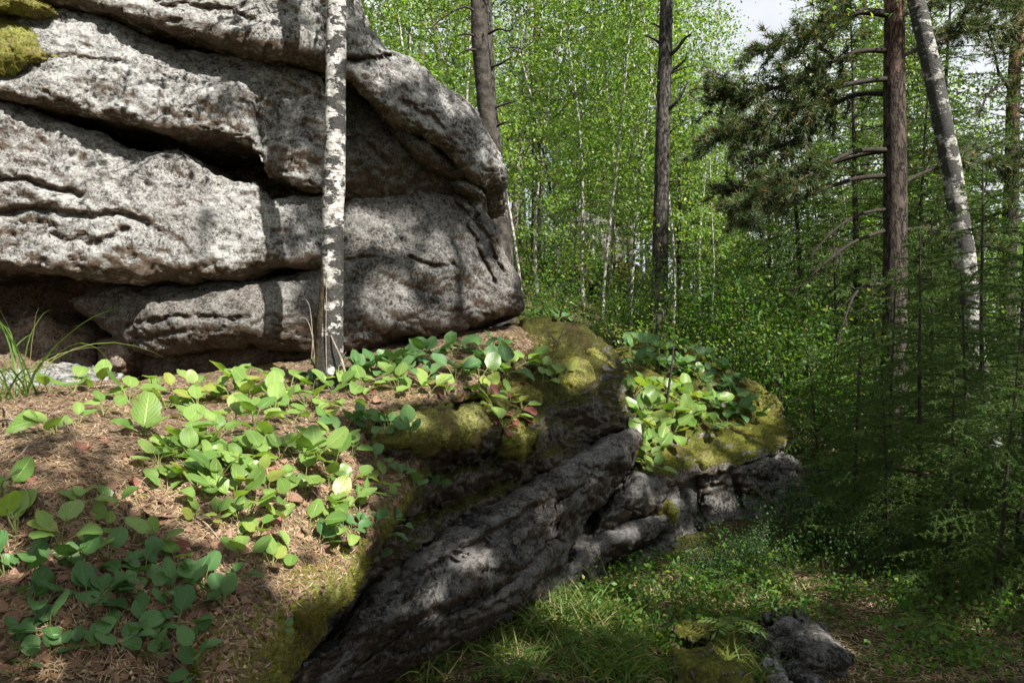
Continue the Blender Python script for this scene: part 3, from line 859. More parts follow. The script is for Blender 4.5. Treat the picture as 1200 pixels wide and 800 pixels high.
u = np.linspace(-1, 1, 300)
gx = 1.2 + 0.9 * np.sinh(5.6 * u)
gy = 5.0 + 0.9 * np.sinh(5.6 * u)
GX, GY = np.meshgrid(gx, gy)
GV = np.c_[GX.ravel(), GY.ravel(), tz(GX, GY).ravel()]
ii = np.arange(299)[:, None] * 300 + np.arange(299)[None, :]
GF = np.stack([ii, ii + 1, ii + 301, ii + 300], axis=-1).reshape(-1, 4)
tag(link('ground', mesh_np('ground', GV, GF, [M['ground']], None, True)), kind='structure')
keep = (np.abs(GV[:, 0] - 2) < 12) & (GV[:, 1] > 0) & (GV[:, 1] < 25)
kf = keep[GF].all(1)
ROCKV.append(GV)
ROCKF.append(GF[kf])

allV, allF = merge(list(zip(ROCKV, ROCKF)))
_n_ground = len(GV)
BVH = BVHTree.FromPolygons(allV.tolist(), allF.tolist())
print('rock tris', len(allF) * 2)


def cast(px, py):
    d = Vector(((px - 600) / FPX, 1.0, (400 - py) / FPX)).normalized()
    h = BVH.ray_cast(Vector((0, 0, 0)), d)
    return (h[0], h[1]) if h[0] is not None else (None, None)

# ------------------------------------------------------------------ wording helpers
ORD = ('first second third fourth fifth sixth seventh eighth ninth tenth eleventh twelfth thirteenth fourteenth fifteenth sixteenth '
       'seventeenth eighteenth nineteenth twentieth').split() + ['twenty-' + w for w in 'first second third fourth fifth sixth seventh eighth ninth'.split()] + ['thirtieth']
NUM = {1: 'single', 2: 'two', 3: 'three', 4: 'four', 5: 'five', 6: 'six', 7: 'seven'}


def align(n, up=0.5, spin=0.0):
    v = (Vector(n) * (1 - up) + Vector((0, 0, 1)) * up).normalized()
    q = Vector((0, 0, 1)).rotation_difference(v)
    return (q.to_matrix() @ Matrix.Rotation(spin, 3, 'Z')).to_euler()


# ------------------------------------------------------------------ foliage builders (arrays of small leaf faces)
def leaf_quads(C, size, rng, up=0.3, droop=0.2, aspect=0.62, fold=0.12):
    n = len(C)
    d = rng.normal(size=(n, 3))
    d[:, 2] -= droop
    d /= np.linalg.norm(d, axis=1)[:, None]
    nn = rng.normal(size=(n, 3))
    nn[:, 2] += up * 2
    s = np.cross(d, nn)
    s /= np.linalg.norm(s, axis=1)[:, None] + 1e-9
    nrm = np.cross(s, d)
    L = (size * rng.uniform(0.7, 1.3, n))[:, None]
    a = C - d * L * 0.5
    m = C - d * L * 0.05
    V = np.stack([a, m + s * L * aspect * 0.5 + nrm * L * fold, C + d * L * 0.5, m - s * L * aspect * 0.5 + nrm * L * fold], axis=1).reshape(-1, 3)
    k = np.arange(n)[:, None] * 4
    F = np.concatenate([k + np.array([[0, 1, 2]]), k + np.array([[0, 2, 3]])], axis=1).reshape(-1, 3)
    return V, F


def needle_tris(C, D, n, length, width, rng, spread=0.8):
    """n narrow needles from every point C, roughly along D"""
    C = np.repeat(C, n, axis=0)
    D = np.repeat(D, n, axis=0)
    d = D + rng.normal(size=D.shape) * spread
    d /= np.linalg.norm(d, axis=1)[:, None] + 1e-9
    s = np.cross(d, rng.normal(size=d.shape))
    s /= np.linalg.norm(s, axis=1)[:, None] + 1e-9
    L = length * rng.uniform(0.7, 1.25, len(C))[:, None]
    V = np.stack([C - s * width * 0.5, C + s * width * 0.5, C + d * L], axis=1).reshape(-1, 3)
    return V, np.arange(len(V)).reshape(-1, 3)


def curve_from(p, d, length, n, rng, droop=0.0, wob=0.1):
    pts = [np.array(p, float)]
    d = np.array(d, float)
    st = length / n
    for _ in range(n):
        d = d + rng.normal(size=3) * wob
        d[2] -= droop / n
        d /= np.linalg.norm(d)
        pts.append(pts[-1] + d * st)
    return np.array(pts)


def quad2tri(F):
    return np.concatenate([F[:, [0, 1, 2]], F[:, [0, 2, 3]]])


def crown_mesh(name, leaves, wood, ml, mw):
    """leaf faces and their twigs in one mesh"""
    V, F = leaves
    mi = np.zeros(len(F), dtype=np.int32)
    if wood:
        Vw, Fw = merge(wood)
        Fw = quad2tri(Fw)
        mi = np.r_[mi, np.ones(len(Fw), dtype=np.int32)]
        V, F = merge([(V, F), (Vw, Fw)])
    return mesh_np(name, V, F, [ml, mw], mi)


def trunk_mesh(name, path, radii, mat, sides=9, flare=0.0, rough=0.0, rings=None):
    rings = rings or max(6, len(path) * 3)
    p = resample(path, rings)
    r = np.interp(np.linspace(0, 1, rings), np.linspace(0, 1, len(radii)), radii)
    if flare:
        h = p[:, 2] - p[0, 2]
        r = r * (1 + flare * np.exp(-h / 0.22))
    V, F = tube(p, r, sides)
    if rough:
        c = np.repeat(p, sides, axis=0)
        dv = V - c
        V = c + dv * (1 + rough * (fbm(V * np.array([9, 9, 5.0]), 3)))[:, None]
    return mesh_np(name, V, F, [mat], None, True)


def birch_template(seed, h, r, nbr, nleaf, lsize, bark, leafm, spread=0.26, start=0.18, up=0.75, top=1.0):
    rng = np.random.default_rng(seed)
    tr = curve_from((0, 0, -0.1), (rng.normal() * 0.04, rng.normal() * 0.04, 1), h + 0.1, 12, rng, -0.25, 0.035)
    radii = np.linspace(r, r * 0.15, 13)
    t = trunk_mesh('trunk', tr, radii, bark, 7, 0.35, 0.06, 30)
    C, wood = [], []
    per = max(1, nleaf // nbr)
    for k in range(nbr):
        f = start + (1 - start) * (k + rng.random()) / nbr
        i = f * 12
        p = tr[int(i)] + (tr[min(int(i) + 1, 12)] - tr[int(i)]) * (i - int(i))
        az = rng.uniform(0, 6.283)
        L = h * spread * (1.05 - 0.75 * f) * rng.uniform(0.5, 1.2)
        c = curve_from(p, (math.cos(az), math.sin(az), up * rng.uniform(0.4, 1.4)), L, 6, rng, 0.7, 0.16)
        wood.append(tube(c, np.linspace(r * 0.22, 0.003, 7), 3))
        tt = rng.beta(1.8, 1.1, per) * 6
        q = c[np.minimum(tt.astype(int), 5)] + (c[np.minimum(tt.astype(int) + 1, 6)] - c[np.minimum(tt.astype(int), 5)]) * (tt - tt.astype(int))[:, None]
        # leaves sit in small bunches along the twigs
        nbu = max(2, per // 30)
        tb = rng.beta(1.7, 1.1, nbu) * 6
        ib = np.minimum(tb.astype(int), 5)
        bc = c[ib] + (c[ib + 1] - c[ib]) * (tb - ib)[:, None] + rng.normal(size=(nbu, 3)) * np.array([0.15, 0.15, 0.12]) * (h / 8)
        q = np.where((rng.random(per) < 0.9)[:, None], bc[rng.integers(0, nbu, per)], q) + rng.normal(size=(per, 3)) * np.array([0.15, 0.15, 0.055]) * (h / 8) ** 0.8
        C.append(q)
    C = np.concatenate(C)
    return t, crown_mesh('crown', leaf_quads(C, lsize, rng, 0.35, 0.5, 0.72), wood, leafm, M['spruce_bark'])


def pine_template(seed, h, r, start, lbr, nbr, bark, needle=0.11, dens=1.0):
    rng = np.random.default_rng(seed)
    tr = curve_from((0, 0, -0.1), (rng.normal() * 0.02, rng.normal() * 0.02, 1), h + 0.1, 12, rng, -0.2, 0.02)
    t = trunk_mesh('trunk', tr, np.linspace(r, r * 0.25, 13), bark, 9, 0.3, 0.08, 34)
    wood, CC, DD = [], [], []
    for k in range(nbr):
        f = start + (1 - start) * (k + rng.random()) / nbr
        i = min(f, 0.999) * 12
        p = tr[int(i)] + (tr[int(i) + 1] - tr[int(i)]) * (i - int(i))
        az = rng.uniform(0, 6.283)
        L = lbr * (1.15 - 0.8 * max(0, f - start) / (1 - start)) * rng.uniform(0.6, 1.15)
        c = curve_from(p, (math.cos(az), math.sin(az), rng.uniform(-0.1, 0.5)), L, 7, rng, 0.25, 0.13)
        wood.append(tube(c, np.linspace(r * 0.24, 0.006, 8), 4))
        for j in range(int(9 * dens)):
            s = rng.uniform(1.8, 7)
            b = c[min(int(s), 6)] + (c[min(int(s) + 1, 7)] - c[min(int(s), 6)]) * (s - int(s))
            dr = (c[min(int(s) + 1, 7)] - c[min(int(s), 6)])
            dr = dr / (np.linalg.norm(dr) + 1e-9) + rng.normal(size=3) * np.array([0.7, 0.7, 0.3]) + np.array([0, 0, 0.25])
            tw = curve_from(b, dr / np.linalg.norm(dr), L * 0.22 * rng.uniform(0.5, 1.2), 4, rng, -0.2, 0.12)
            wood.append(tube(tw, np.linspace(0.008, 0.003, 5), 3))
            for w in range(1, 5):
                CC.append(tw[w])
                DD.append((tw[w] - tw[w - 1]) / (np.linalg.norm(tw[w] - tw[w - 1]) + 1e-9))
    nd = needle_tris(np.array(CC), np.array(DD), 11, needle, needle * 0.11, rng, 0.75)
    return t, crown_mesh('crown', nd, wood, M['pine_needle'], M['spruce_bark'])


def spruce_template(seed, h, r, nl=0.02, nw=0.004, step=0.013, nbr=60, width=0.34, bare=0.05):
    rng = np.random.default_rng(seed)
    tr = curve_from((0, 0, -0.1), (0, 0, 1), h + 0.1, 10, rng, -0.3, 0.012)
    t = trunk_mesh('trunk', tr, np.linspace(r, 0.004, 11), M['spruce_bark'], 7, 0.3, 0.05, 20)
    wood, A, B = [], [], []
    for k in range(nbr):
        f = bare + (1 - bare) * ((k + rng.random()) / nbr) ** 1.05
        i = min(f, 0.999) * 10
        p = tr[int(i)] + (tr[int(i) + 1] - tr[int(i)]) * (i - int(i))
        az = k * 2.4 + rng.normal() * 0.3
        L = h * width * (1 - f) ** 0.85 * rng.uniform(0.6, 1.15) + 0.03 * h
        dz = rng.uniform(-0.25, 0.2) + 0.7 * max(0, f - 0.7)
        c = curve_from(p, (math.cos(az), math.sin(az), dz), L, 7, rng, 0.25, 0.05)
        wood.append(tube(c, np.linspace(max(0.004, r * 0.14), 0.002, 8), 3))
        A.append(c[1:-1])
        B.append(c[2:])
        nt = max(3, int(L / (0.055 * (h / 2.5) ** 0.5)))
        for j in range(nt):
            s = 1.0 + 6.0 * (j + rng.random()) / nt
            b = c[min(int(s), 6)] + (c[min(int(s) + 1, 7)] - c[min(int(s), 6)]) * (s - int(s))
            fw = c[-1] - c[0]
            fw = fw / np.linalg.norm(fw)
            sd = np.cross(fw, (0, 0, 1)) * (1 if j % 2 else -1)
            dr = fw * 0.75 + sd * rng.uniform(0.6, 1.1) + np.array([0, 0, rng.normal() * 0.12 - 0.12])
            tl = (0.42 * L * (1 - s / 8.0) + 0.02 * h) * rng.uniform(0.6, 1.2)
            tw = curve_from(b, dr / np.linalg.norm(dr), tl, 3, rng, 0.25, 0.06)
            A.append(tw[:-1])
            B.append(tw[1:])
    A, B = np.concatenate(A), np.concatenate(B)
    ln = np.linalg.norm(B - A, axis=1)
    cnt = np.maximum(1, (ln / step).astype(int))
    idx = np.repeat(np.arange(len(A)), cnt)
    C = A[idx] + (B - A)[idx] * rng.random(len(idx))[:, None]
    D = (B - A)[idx] / (ln[idx][:, None] + 1e-9)
    nd = needle_tris(C, D, 3 if h < 4 else 2, nl, nw, rng, 0.7)
    return t, crown_mesh('crown', nd, wood, M['spruce_needle'], M['spruce_bark'])


def bush_template(seed, h, nst, nleaf, lsize, leafm, spread=0.5):
    rng = np.random.default_rng(seed)
    wood, C = [], []
    per = nleaf // nst
    for k in range(nst):
        az = rng.uniform(0, 6.283)
        c = curve_from((rng.normal() * 0.06, rng.normal() * 0.06, -0.05), (math.cos(az) * spread, math.sin(az) * spread, 1), h * rng.uniform(0.6, 1.1), 6, rng, 0.35, 0.12)
        wood.append(tube(c, np.linspace(0.008, 0.002, 7), 3))
        tt = rng.uniform(1.2, 6, per)
        i = np.minimum(tt.astype(int), 5)
        q = c[i] + (c[i + 1] - c[i]) * (tt - i)[:, None] + rng.normal(size=(per, 3)) * h * np.array([0.10, 0.10, 0.07])
        C.append(q)
    V, F = merge(wood)
    st = mesh_np('stems', V, F, [M['spruce_bark']], None, True)
    Vl, Fl = leaf_quads(np.concatenate(C), lsize, rng, 0.7, 0.1, 0.66)
    return st, mesh_np('foliage', Vl, Fl, [leafm])


def tree(name, tpl, loc, scale, label, cat, group, spin, lean=(0, 0), parts=('trunk', 'crown')):
    o = thing(name, label, cat, loc, group)
    o.rotation_euler = (lean[0], lean[1], spin)
    o.scale = (scale, scale, scale)
    for nm, me in zip(parts, tpl):
        link(nm, me, o)
    return o


# ------------------------------------------------------------------ the birch in front of the boulder
def px_path(pts):
    return np.array([P(*p) for p in pts])


b = P(388, 436, 3.95)
bt = thing('birch_tree', 'slim white birch with flaking black bark standing against the boulder', 'tree', b)
pth = px_path([(385, 480, 3.95), (387, 410, 3.95), (389, 360, 3.95), (390, 300, 3.96), (391, 230, 3.96), (393, 150, 3.97), (394, 60, 3.98), (395, -60, 4.0), (398, -260, 4.05), (404, -560, 4.1), (400, -900, 4.1)]) - np.array(b)
link('trunk', trunk_mesh('trunk', pth, [0.078, 0.067, 0.058, 0.056, 0.055, 0.053, 0.050, 0.047, 0.046, 0.036, 0.012], M['birch_bark'], 22, 0.15, 0.11, 260), bt)
pth = px_path([(373, 480, 3.93), (376, 410, 3.92), (378, 360, 3.92), (381, 310, 3.94), (385, 280, 3.955)]) - np.array(b)
link('dead_stem', trunk_mesh('dead_stem', pth, [0.032, 0.028, 0.024, 0.02, 0.012], M['moss_bark'], 10, 0.2, 0.25, 40), bt)
for tw, rr in (([(383, 446, 3.88), (382, 400, 3.87), (382.5, 350, 3.88), (383, 318, 3.9)], 0.0028), ([(404, 436, 3.84), (400, 420, 3.85), (393, 405, 3.86), (388, 393, 3.88)], 0.0075),
               ([(365, 420, 3.9), (366, 395, 3.9), (360, 375, 3.9), (352, 372, 3.9)], 0.003), ([(370, 440, 3.9), (367, 400, 3.9), (363, 360, 3.9), (357, 350, 3.9)], 0.0025), ([(396, 440, 3.86), (398, 425, 3.86), (406, 412, 3.85)], 0.004)):
    link('twig', trunk_mesh('twig', px_path(tw) - np.array(b), [rr, rr * 0.8, rr * 0.4], M['twig'], 6, 0, 0.1, 12), bt)
rng = np.random.default_rng(3)
C, wood = [], []
for k in range(26):
    p0 = np.array([rng.normal() * 0.03 + 0.0, 0.05, 2.2 + 3.6 * (k / 26)])
    az = rng.uniform(0, 6.283)
    c = curve_from(p0, (math.cos(az), math.sin(az), 0.8), rng.uniform(0.5, 1.1), 6, rng, 0.8, 0.15)
    wood.append(tube(c, np.linspace(0.012, 0.003, 7), 4))
    C.append(c[rng.integers(2, 7, 60)] + rng.normal(size=(60, 3)) * 0.13)
link('crown', crown_mesh('crown', leaf_quads(np.concatenate(C), 0.05, rng), wood, M['birch_leaf'], M['birch_bark_dark']), bt)

# ------------------------------------------------------------------ forked tree behind the boulder's shoulder
b = P(590, 396, 8.0)
ft = thing('forked_tree', 'dark twin stemmed tree rising right behind the rounded end of the boulder', 'tree', b)
for pts, rad, bk in (([(590, 410, 8.0), (586, 300, 8.0), (576, 190, 8.0), (568, 110, 8.0), (562, 40, 8.0), (560, -80, 8.05), (556, -500, 8.2)], [0.12, 0.11, 0.095, 0.09, 0.088, 0.08, 0.02], 'trunk_dark'),
                     ([(594, 410, 8.1), (590, 300, 8.15), (583, 210, 8.2), (575, 140, 8.2), (570, 60, 8.2), (568, -80, 8.2), (572, -420, 8.2)], [0.10, 0.10, 0.09, 0.085, 0.08, 0.07, 0.02], 'pine_bark_grey')):
    link('trunk', trunk_mesh('trunk', px_path(pts) - np.array(b), rad, M[bk], 12, 0, 0.10, 90), ft)
for tw in ([(572, 80, 8.1), (588, 74, 8.0), (600, 66, 7.95)], [(572, 40, 8.1), (585, 34, 8.0), (598, 36, 7.9), (606, 20, 7.9)], [(576, 128, 8.1), (592, 122, 8.05), (606, 118, 8.0)], [(579, 150, 8.1), (590, 144, 8.0), (602, 143, 7.95)],
           [(564, 45, 8.0), (548, 40, 7.9), (535, 42, 7.9)], [(563, 20, 8.0), (545, 8, 7.9), (520, 20, 7.8), (505, 34, 7.8)], [(566, 62, 8.0), (552, 58, 7.9), (540, 62, 7.9)]):
    link('dead_branch', trunk_mesh('dead_branch', px_path(tw) - np.array(b), [0.016, 0.012, 0.005], M['spruce_bark'], 5, 0, 0.2, 10), ft)
C, wood = [], []
for k in range(22):
    p0 = np.array([rng.normal() * 0.05 - 0.3, 0, 3.9 + 3.6 * (k / 22)])
    az = rng.uniform(0, 6.283)
    c = curve_from(p0, (math.cos(az), math.sin(az), 0.4), rng.uniform(0.8, 1.7), 6, rng, 0.5, 0.15)
    wood.append(tube(c, np.linspace(0.02, 0.004, 7), 4))
    C.append(c[rng.integers(2, 7, 70)] + rng.normal(size=(70, 3)) * 0.18)
link('crown', crown_mesh('crown', leaf_quads(np.concatenate(C), 0.06, rng), wood, M['leaf_mid'], M['spruce_bark']), ft)

# ------------------------------------------------------------------ bare pine in the middle
b = P(772, 396, 10.0)
b.z = tz1(b.x, b.y)
bp = thing('pine_tree', 'straight bare dark pine with short dead branch stubs in the middle of the saplings', 'tree', b)
pth = px_path([(771, 420, 10), (773, 330, 10), (775, 240, 10), (777, 140, 10), (780, 40, 10), (783, -60, 10), (786, -260, 10), (788, -560, 10)]) - np.array(b)
link('trunk', trunk_mesh('trunk', pth, [0.118, 0.108, 0.098, 0.094, 0.086, 0.08, 0.065, 0.03], M['pine_bark_grey'], 14, 0.1, 0.10, 120), bp)
for tw, rr in (([(783, 66, 10), (793, 58, 9.9), (802, 46, 9.85), (810, 40, 9.8)], 0.03), ([(783, 86, 10), (794, 78, 9.95), (803, 70, 9.9), (804, 63, 9.9)], 0.022), ([(780, 132, 10), (790, 122, 9.9), (799, 110, 9.85), (806, 96, 9.8)], 0.032),
               ([(775, 52, 10), (766, 46, 9.95), (756, 42, 9.9)], 0.02), ([(783, 88, 10), (800, 80, 9.8), (818, 76, 9.7)], 0.01), ([(776, 160, 10), (770, 150, 9.95), (774, 145, 9.9)], 0.012), ([(782, 35, 10), (788, 26, 9.9), (787, 20, 9.9)], 0.015),
               ([(782, 160, 10), (790, 150, 9.9), (797, 146, 9.9)], 0.012), ([(779, 188, 10), (784, 180, 9.9)], 0.02), ([(775, 34, 10), (766, 28, 10), (760, 30, 10)], 0.014), ([(780, 215, 10), (790, 212, 9.9), (800, 214, 9.85)], 0.012)):
    link('dead_branch', trunk_mesh('dead_branch', px_path(tw) - np.array(b), [rr, rr * 0.75, rr * 0.3], M['pine_bark_grey'], 6, 0, 0.15, 10), bp)
CC, DD, wood = [], [], []
for k in range(26):
    p0 = np.array([0.15, 0, 6.2 + 4.4 * (k / 26)])
    az = rng.uniform(0, 6.283)
    c = curve_from(p0, (math.cos(az), math.sin(az), 0.3), rng.uniform(0.8, 1.6), 6, rng, 0.3, 0.15)
    wood.append(tube(c, np.linspace(0.025, 0.006, 7), 4))
    for q in range(14):
        CC.append(c[rng.integers(2, 7)] + rng.normal(size=3) * 0.2)
        DD.append(rng.normal(size=3) * 0.6 + (0, 0, 0.5))
link('crown', crown_mesh('crown', needle_tris(np.array(CC), np.array(DD), 16, 0.11, 0.012, rng, 0.7), wood, M['pine_needle'], M['spruce_bark']), bp)

# ------------------------------------------------------------------ big pine and its needle boughs
b = P(1047, 580, 8.0)
hp = thing('pine_tree', 'tall thick pine with orange upper bark and drooping needle boughs beside the leaning birch', 'tree', b)
pth = px_path([(1044, 600, 8), (1046, 500, 8), (1048, 400, 8), (1049, 300, 8), (1049, 200, 8), (1048, 100, 8), (1048, 0, 8), (1047, -120, 8), (1045, -400, 8), (1040, -800, 8)]) - np.array(b)
link('trunk', trunk_mesh('trunk', pth, [0.142, 0.130, 0.124, 0.119, 0.113, 0.106, 0.098, 0.09, 0.06, 0.02], M['pine_bark'], 20, 0.15, 0.07, 170), hp)


def needle_bough(pts, r0, dens, tlen, name='bough', start=0.25, nlen=0.085, dead=False):
    br = link(name, trunk_mesh(name, px_path(pts) - np.array(b), [r0, r0 * 0.7, r0 * 0.45, 0.004], M['bough_bark'], 6, 0, 0.12, 22), hp)
    main = resample(px_path(pts) - np.array(b), 40)
    L = np.linalg.norm(np.diff(main, axis=0), axis=1).sum()
    CC, DD, wood = [], [], []
    for j in range(int(L * dens * (1 if dead else 1.3))):
        f = start + (1 - start) * rng.random() ** 0.9
        i = min(int(f * 39), 38)
        fw = main[i + 1] - main[i]
        fw = fw / np.linalg.norm(fw)
        dr = fw * 0.8 + rng.normal(size=3) * np.array([0.5, 0.7, 0.45])
        tw = curve_from(main[i], dr / np.linalg.norm(dr), tlen * rng.uniform(0.4, 1.2) * (1.15 - 0.5 * f), 6, rng, 0.1, 0.14)
        wood.append(tube(tw, np.linspace(0.007, 0.002, 7), 3))
        if dead:
            continue
        for w in range(1, 7):
            for _ in range(2):
                CC.append(tw[w] + rng.normal(size=3) * 0.015)
                DD.append((tw[w] - tw[w - 1]) / (np.linalg.norm(tw[w] - tw[w - 1]) + 1e-9))
    if CC:
        link('needles', crown_mesh('needles', needle_tris(np.array(CC), np.array(DD), 13, nlen, nlen * 0.12, rng, 0.8), wood, M['pine_needle'], M['spruce_bark']), br)
    elif wood:
        V, F = merge(wood)
        tag(link('twigs', mesh_np('twigs', V, F, [M['spruce_bark']], None, True), br), kind='stuff')


needle_bough([(1046, 18, 8), (1010, 14, 7.8), (980, 24, 7.6), (940, 44, 7.3), (880, 62, 7.0)], 0.045, 17, 0.5)
needle_bough([(1046, 60, 8), (1000, 62, 7.9), (940, 90, 7.7), (880, 112, 7.5), (838, 108, 7.4)], 0.03, 20, 0.5)
needle_bough([(1046, 92, 8), (990, 100, 7.8), (930, 128, 7.5), (880, 150, 7.2), (835, 168, 7.0)], 0.03, 20, 0.5)
needle_bough([(1046, 110, 8), (1000, 112, 8.3), (960, 135, 8.7), (920, 170, 9.0), (860, 190, 9.2)], 0.03, 17, 0.5)
needle_bough([(1040, 176, 8), (1000, 178, 7.7), (950, 204, 7.3), (905, 228, 7.0), (868, 240, 6.9)], 0.03, 13, 0.42, start=0.4)
needle_bough([(1040, 176, 8), (1000, 184, 8.2), (950, 200, 8.4), (900, 215, 8.6), (850, 222, 8.7)], 0.026, 14, 0.42, start=0.35)
needle_bough([(1040, 206, 8), (1000, 210, 7.9), (955, 226, 7.8), (910, 245, 7.7), (882, 258, 7.6)], 0.03, 8, 0.4, start=0.5)
needle_bough([(1040, 245, 8), (1005, 252, 7.8), (975, 272, 7.6), (950, 300, 7.5)], 0.024, 8, 0.32, start=0.3, dead=True)
needle_bough([(1038, 270, 8), (1000, 284, 7.7), (965, 310, 7.4), (928, 345, 7.2)], 0.024, 9, 0.36, start=0.3, dead=True)
needle_bough([(1038, 332, 8), (1006, 340, 7.8), (988, 380, 7.6), (972, 448, 7.5)], 0.022, 9, 0.3, start=0.3, dead=True)
needle_bough([(1056, 66, 8), (1090, 52, 8.2), (1140, 34, 8.4), (1190, 30, 8.6)], 0.03, 18, 0.5)
needle_bough([(1056, 216, 8), (1095, 198, 8.2), (1150, 190, 8.5), (1200, 196, 8.8)], 0.024, 13, 0.45)
needle_bough([(1056, 270, 8), (1090, 268, 8.3), (1130, 282, 8.6), (1170, 290, 8.8)], 0.022, 9, 0.4)
needle_bough([(1050, -40, 8), (1100, -60, 7.8), (1160, -40, 7.6), (1220, -20, 7.4)], 0.035, 18, 0.5)
needle_bough([(1050, 20, 8), (1080, 10, 8.6), (1120, -5, 9.2), (1180, 5, 9.6)], 0.03, 18, 0.5)
needle_bough([(1048, -160, 8), (980, -200, 8.4), (900, -180, 8.8), (840, -150, 9.0)], 0.035, 10, 0.5)
needle_bough([(1048, -200, 8), (1120, -240, 7.4), (1200, -230, 7.0), (1260, -200, 6.8)], 0.035, 10, 0.5)

# ------------------------------------------------------------------ leaning birch on the right
b = P(1172, 600, 7.2)
rb = thing('birch_tree', 'leaning birch with broad black bark patches beside the thick pine', 'tree', b)
pth = px_path([(1176, 640, 7.2), (1168, 570, 7.2), (1155, 500, 7.2), (1144, 430, 7.2), (1136, 360, 7.2), (1129, 290, 7.2), (1116, 205, 7.2), (1098, 110, 7.2), (1078, 20, 7.2), (1060, -60, 7.2), (1010, -320, 7.2), (960, -640, 7.2)]) - np.array(b)
link('trunk', trunk_mesh('trunk', pth, [0.15, 0.112, 0.10, 0.096, 0.094, 0.092, 0.088, 0.083, 0.077, 0.072, 0.05, 0.015], M['birch_bark_dark'], 20, 0.1, 0.10, 240), rb)
C, wood = [], []
for k in range(24):
    f = k / 24
    p0 = np.array([-0.75 - 0.75 * f, 0, 5.0 + 3.0 * f])
    az = rng.uniform(0, 6.283)
    c = curve_from(p0, (math.cos(az), math.sin(az), 0.6), rng.uniform(0.8, 1.6), 6, rng, 0.9, 0.15)
    wood.append(tube(c, np.linspace(0.018, 0.004, 7), 4))
    C.append(c[rng.integers(2, 7, 80)] + rng.normal(size=(80, 3)) * 0.2)
link('crown', crown_mesh('crown', leaf_quads(np.concatenate(C), 0.055, rng), wood, M['birch_leaf'], M['spruce_bark']), rb)

# ------------------------------------------------------------------ forest behind
SAP = [birch_template(100 + k, 8.0, 0.032, 42, 3800, 0.062, M['sapling_bark'] if k % 2 else M['birch_bark'], M['birch_leaf'], 0.19, 0.17, 0.9) for k in range(4)]
BIG = [birch_template(120 + k, 13.0, 0.13, 70, 5600, 0.085, M['trunk_grey'], M['birch_leaf'] if k else M['leaf_mid'], 0.26, 0.16, 0.8) for k in range(2)]
PIN = [pine_template(140 + k, 13.0, 0.14, 0.34 - 0.1 * k, 2.3, 44, M['pine_bark'] if k else M['pine_bark_grey']) for k in range(2)]
SPB = [spruce_template(160 + k, 9.0, 0.09, 0.06, 0.016, 0.030, 150, 0.24 + 0.03 * k, 0.06) for k in range(2)]
SPS = [spruce_template(180 + k, 2.2, 0.022, 0.026, 0.0062, 0.008, 72, 0.36 + 0.05 * k, 0.03) for k in range(3)]
BSH = [bush_template(200, 1.1, 12, 1000, 0.05, M['birch_leaf']), bush_template(201, 0.9, 14, 1300, 0.035, M['leaf_dark']), bush_template(202, 1.6, 10, 1200, 0.05, M['leaf_mid'], 0.35)]


def place(px, Y):
    x = (px - 600) / FPX * Y
    return Vector((x, Y, tz1(x, Y) - 0.03))


def rows(name, cat, group, spec, tpls, text, parts=('trunk', 'crown'), scales=(1, 1), lean=0.03):
    """spec: list of (zone wording, [(px, Y, scale), ...]); ordinals run from the landmark named in the zone"""
    for zone, lst in spec:
        for i, (px, Y, s) in enumerate(lst):
            w = (ORD[i] + ' ') if len(lst) > 1 else ''
            tree(name, tpls[random.randrange(len(tpls))], place(px, Y), s, f'{text}, {w}{zone}', cat, group, random.uniform(0, 6.28),
                 (random.gauss(0, lean), random.gauss(0, lean)), parts)


rows('birch_sapling', 'tree', 'slender birch saplings on the slope', [
    ('from the boulder end towards the bare pine', [(612, 10.5, 0.72), (630, 13, 0.95), (645, 16, 1.1), (658, 11.5, 0.85), (672, 14.5, 1.0), (684, 12.5, 1.05), (697, 17, 1.15), (706, 11.2, 0.8), (716, 13.5, 1.0), (728, 15.5, 1.1), (738, 11.8, 0.9), (748, 12.8, 1.0), (757, 16, 1.1), (764, 14, 1.0)]),
    ('from the bare pine towards the thick pine', [(786, 11, 0.85), (797, 13, 0.9), (808, 15.5, 0.95), (818, 11.6, 0.75), (829, 10.6, 0.55), (843, 13.5, 0.66), (858, 16, 0.7), (874, 12, 0.58), (893, 14, 0.6), (912, 11, 0.52), (935, 15, 0.62), (962, 13, 0.75), (990, 16, 0.95), (1015, 12, 0.9)]),
    ('from the forked tree, above the boulder top', [(545, 11, 0.95), (520, 13, 1.05), (500, 10.5, 0.9), (478, 14, 1.1), (455, 11.5, 1.0), (432, 13, 1.1), (412, 10.5, 1.0)]),
    ('from the thick pine away from the boulder', [(1070, 12, 1.0), (1100, 14, 1.1), (1128, 11, 0.9), (1188, 13, 1.0)])],
    SAP, 'thin birch sapling')
rows('birch_tree', 'tree', 'tall leafy trees at the back', [
    ('counted from the boulder top to the bare pine', [(425, 17, 0.9), (480, 20, 1.05), (540, 18, 1.0), (600, 21, 0.98), (632, 24, 0.95), (705, 23, 0.92), (742, 20, 0.90)]),
    ('counted from the bare pine to the thick pine', [(795, 21, 0.72), (985, 22, 0.72), (1030, 26, 0.95)]),
    ('counted from the thick pine outwards', [(1085, 19, 0.9), (1140, 22, 1.0), (1200, 18, 0.95)])],
    BIG, 'tall far leafy birch')
rows('pine_tree', 'tree', 'pines deeper in the forest', [
    ('first beyond the boulder top', [(515, 24, 1.0)]), ('beside the forked tree', [(628, 17, 0.92)]), ('behind the bare pine', [(725, 27, 1.1)]),
    ('behind the leaning birch', [(1178, 11, 0.9)]), ('between thick pine and leaning birch', [(1092, 15, 0.95)]), ('beyond the thick pine', [(1010, 18, 0.95)])],
    PIN, 'brown barked pine with dark needles')
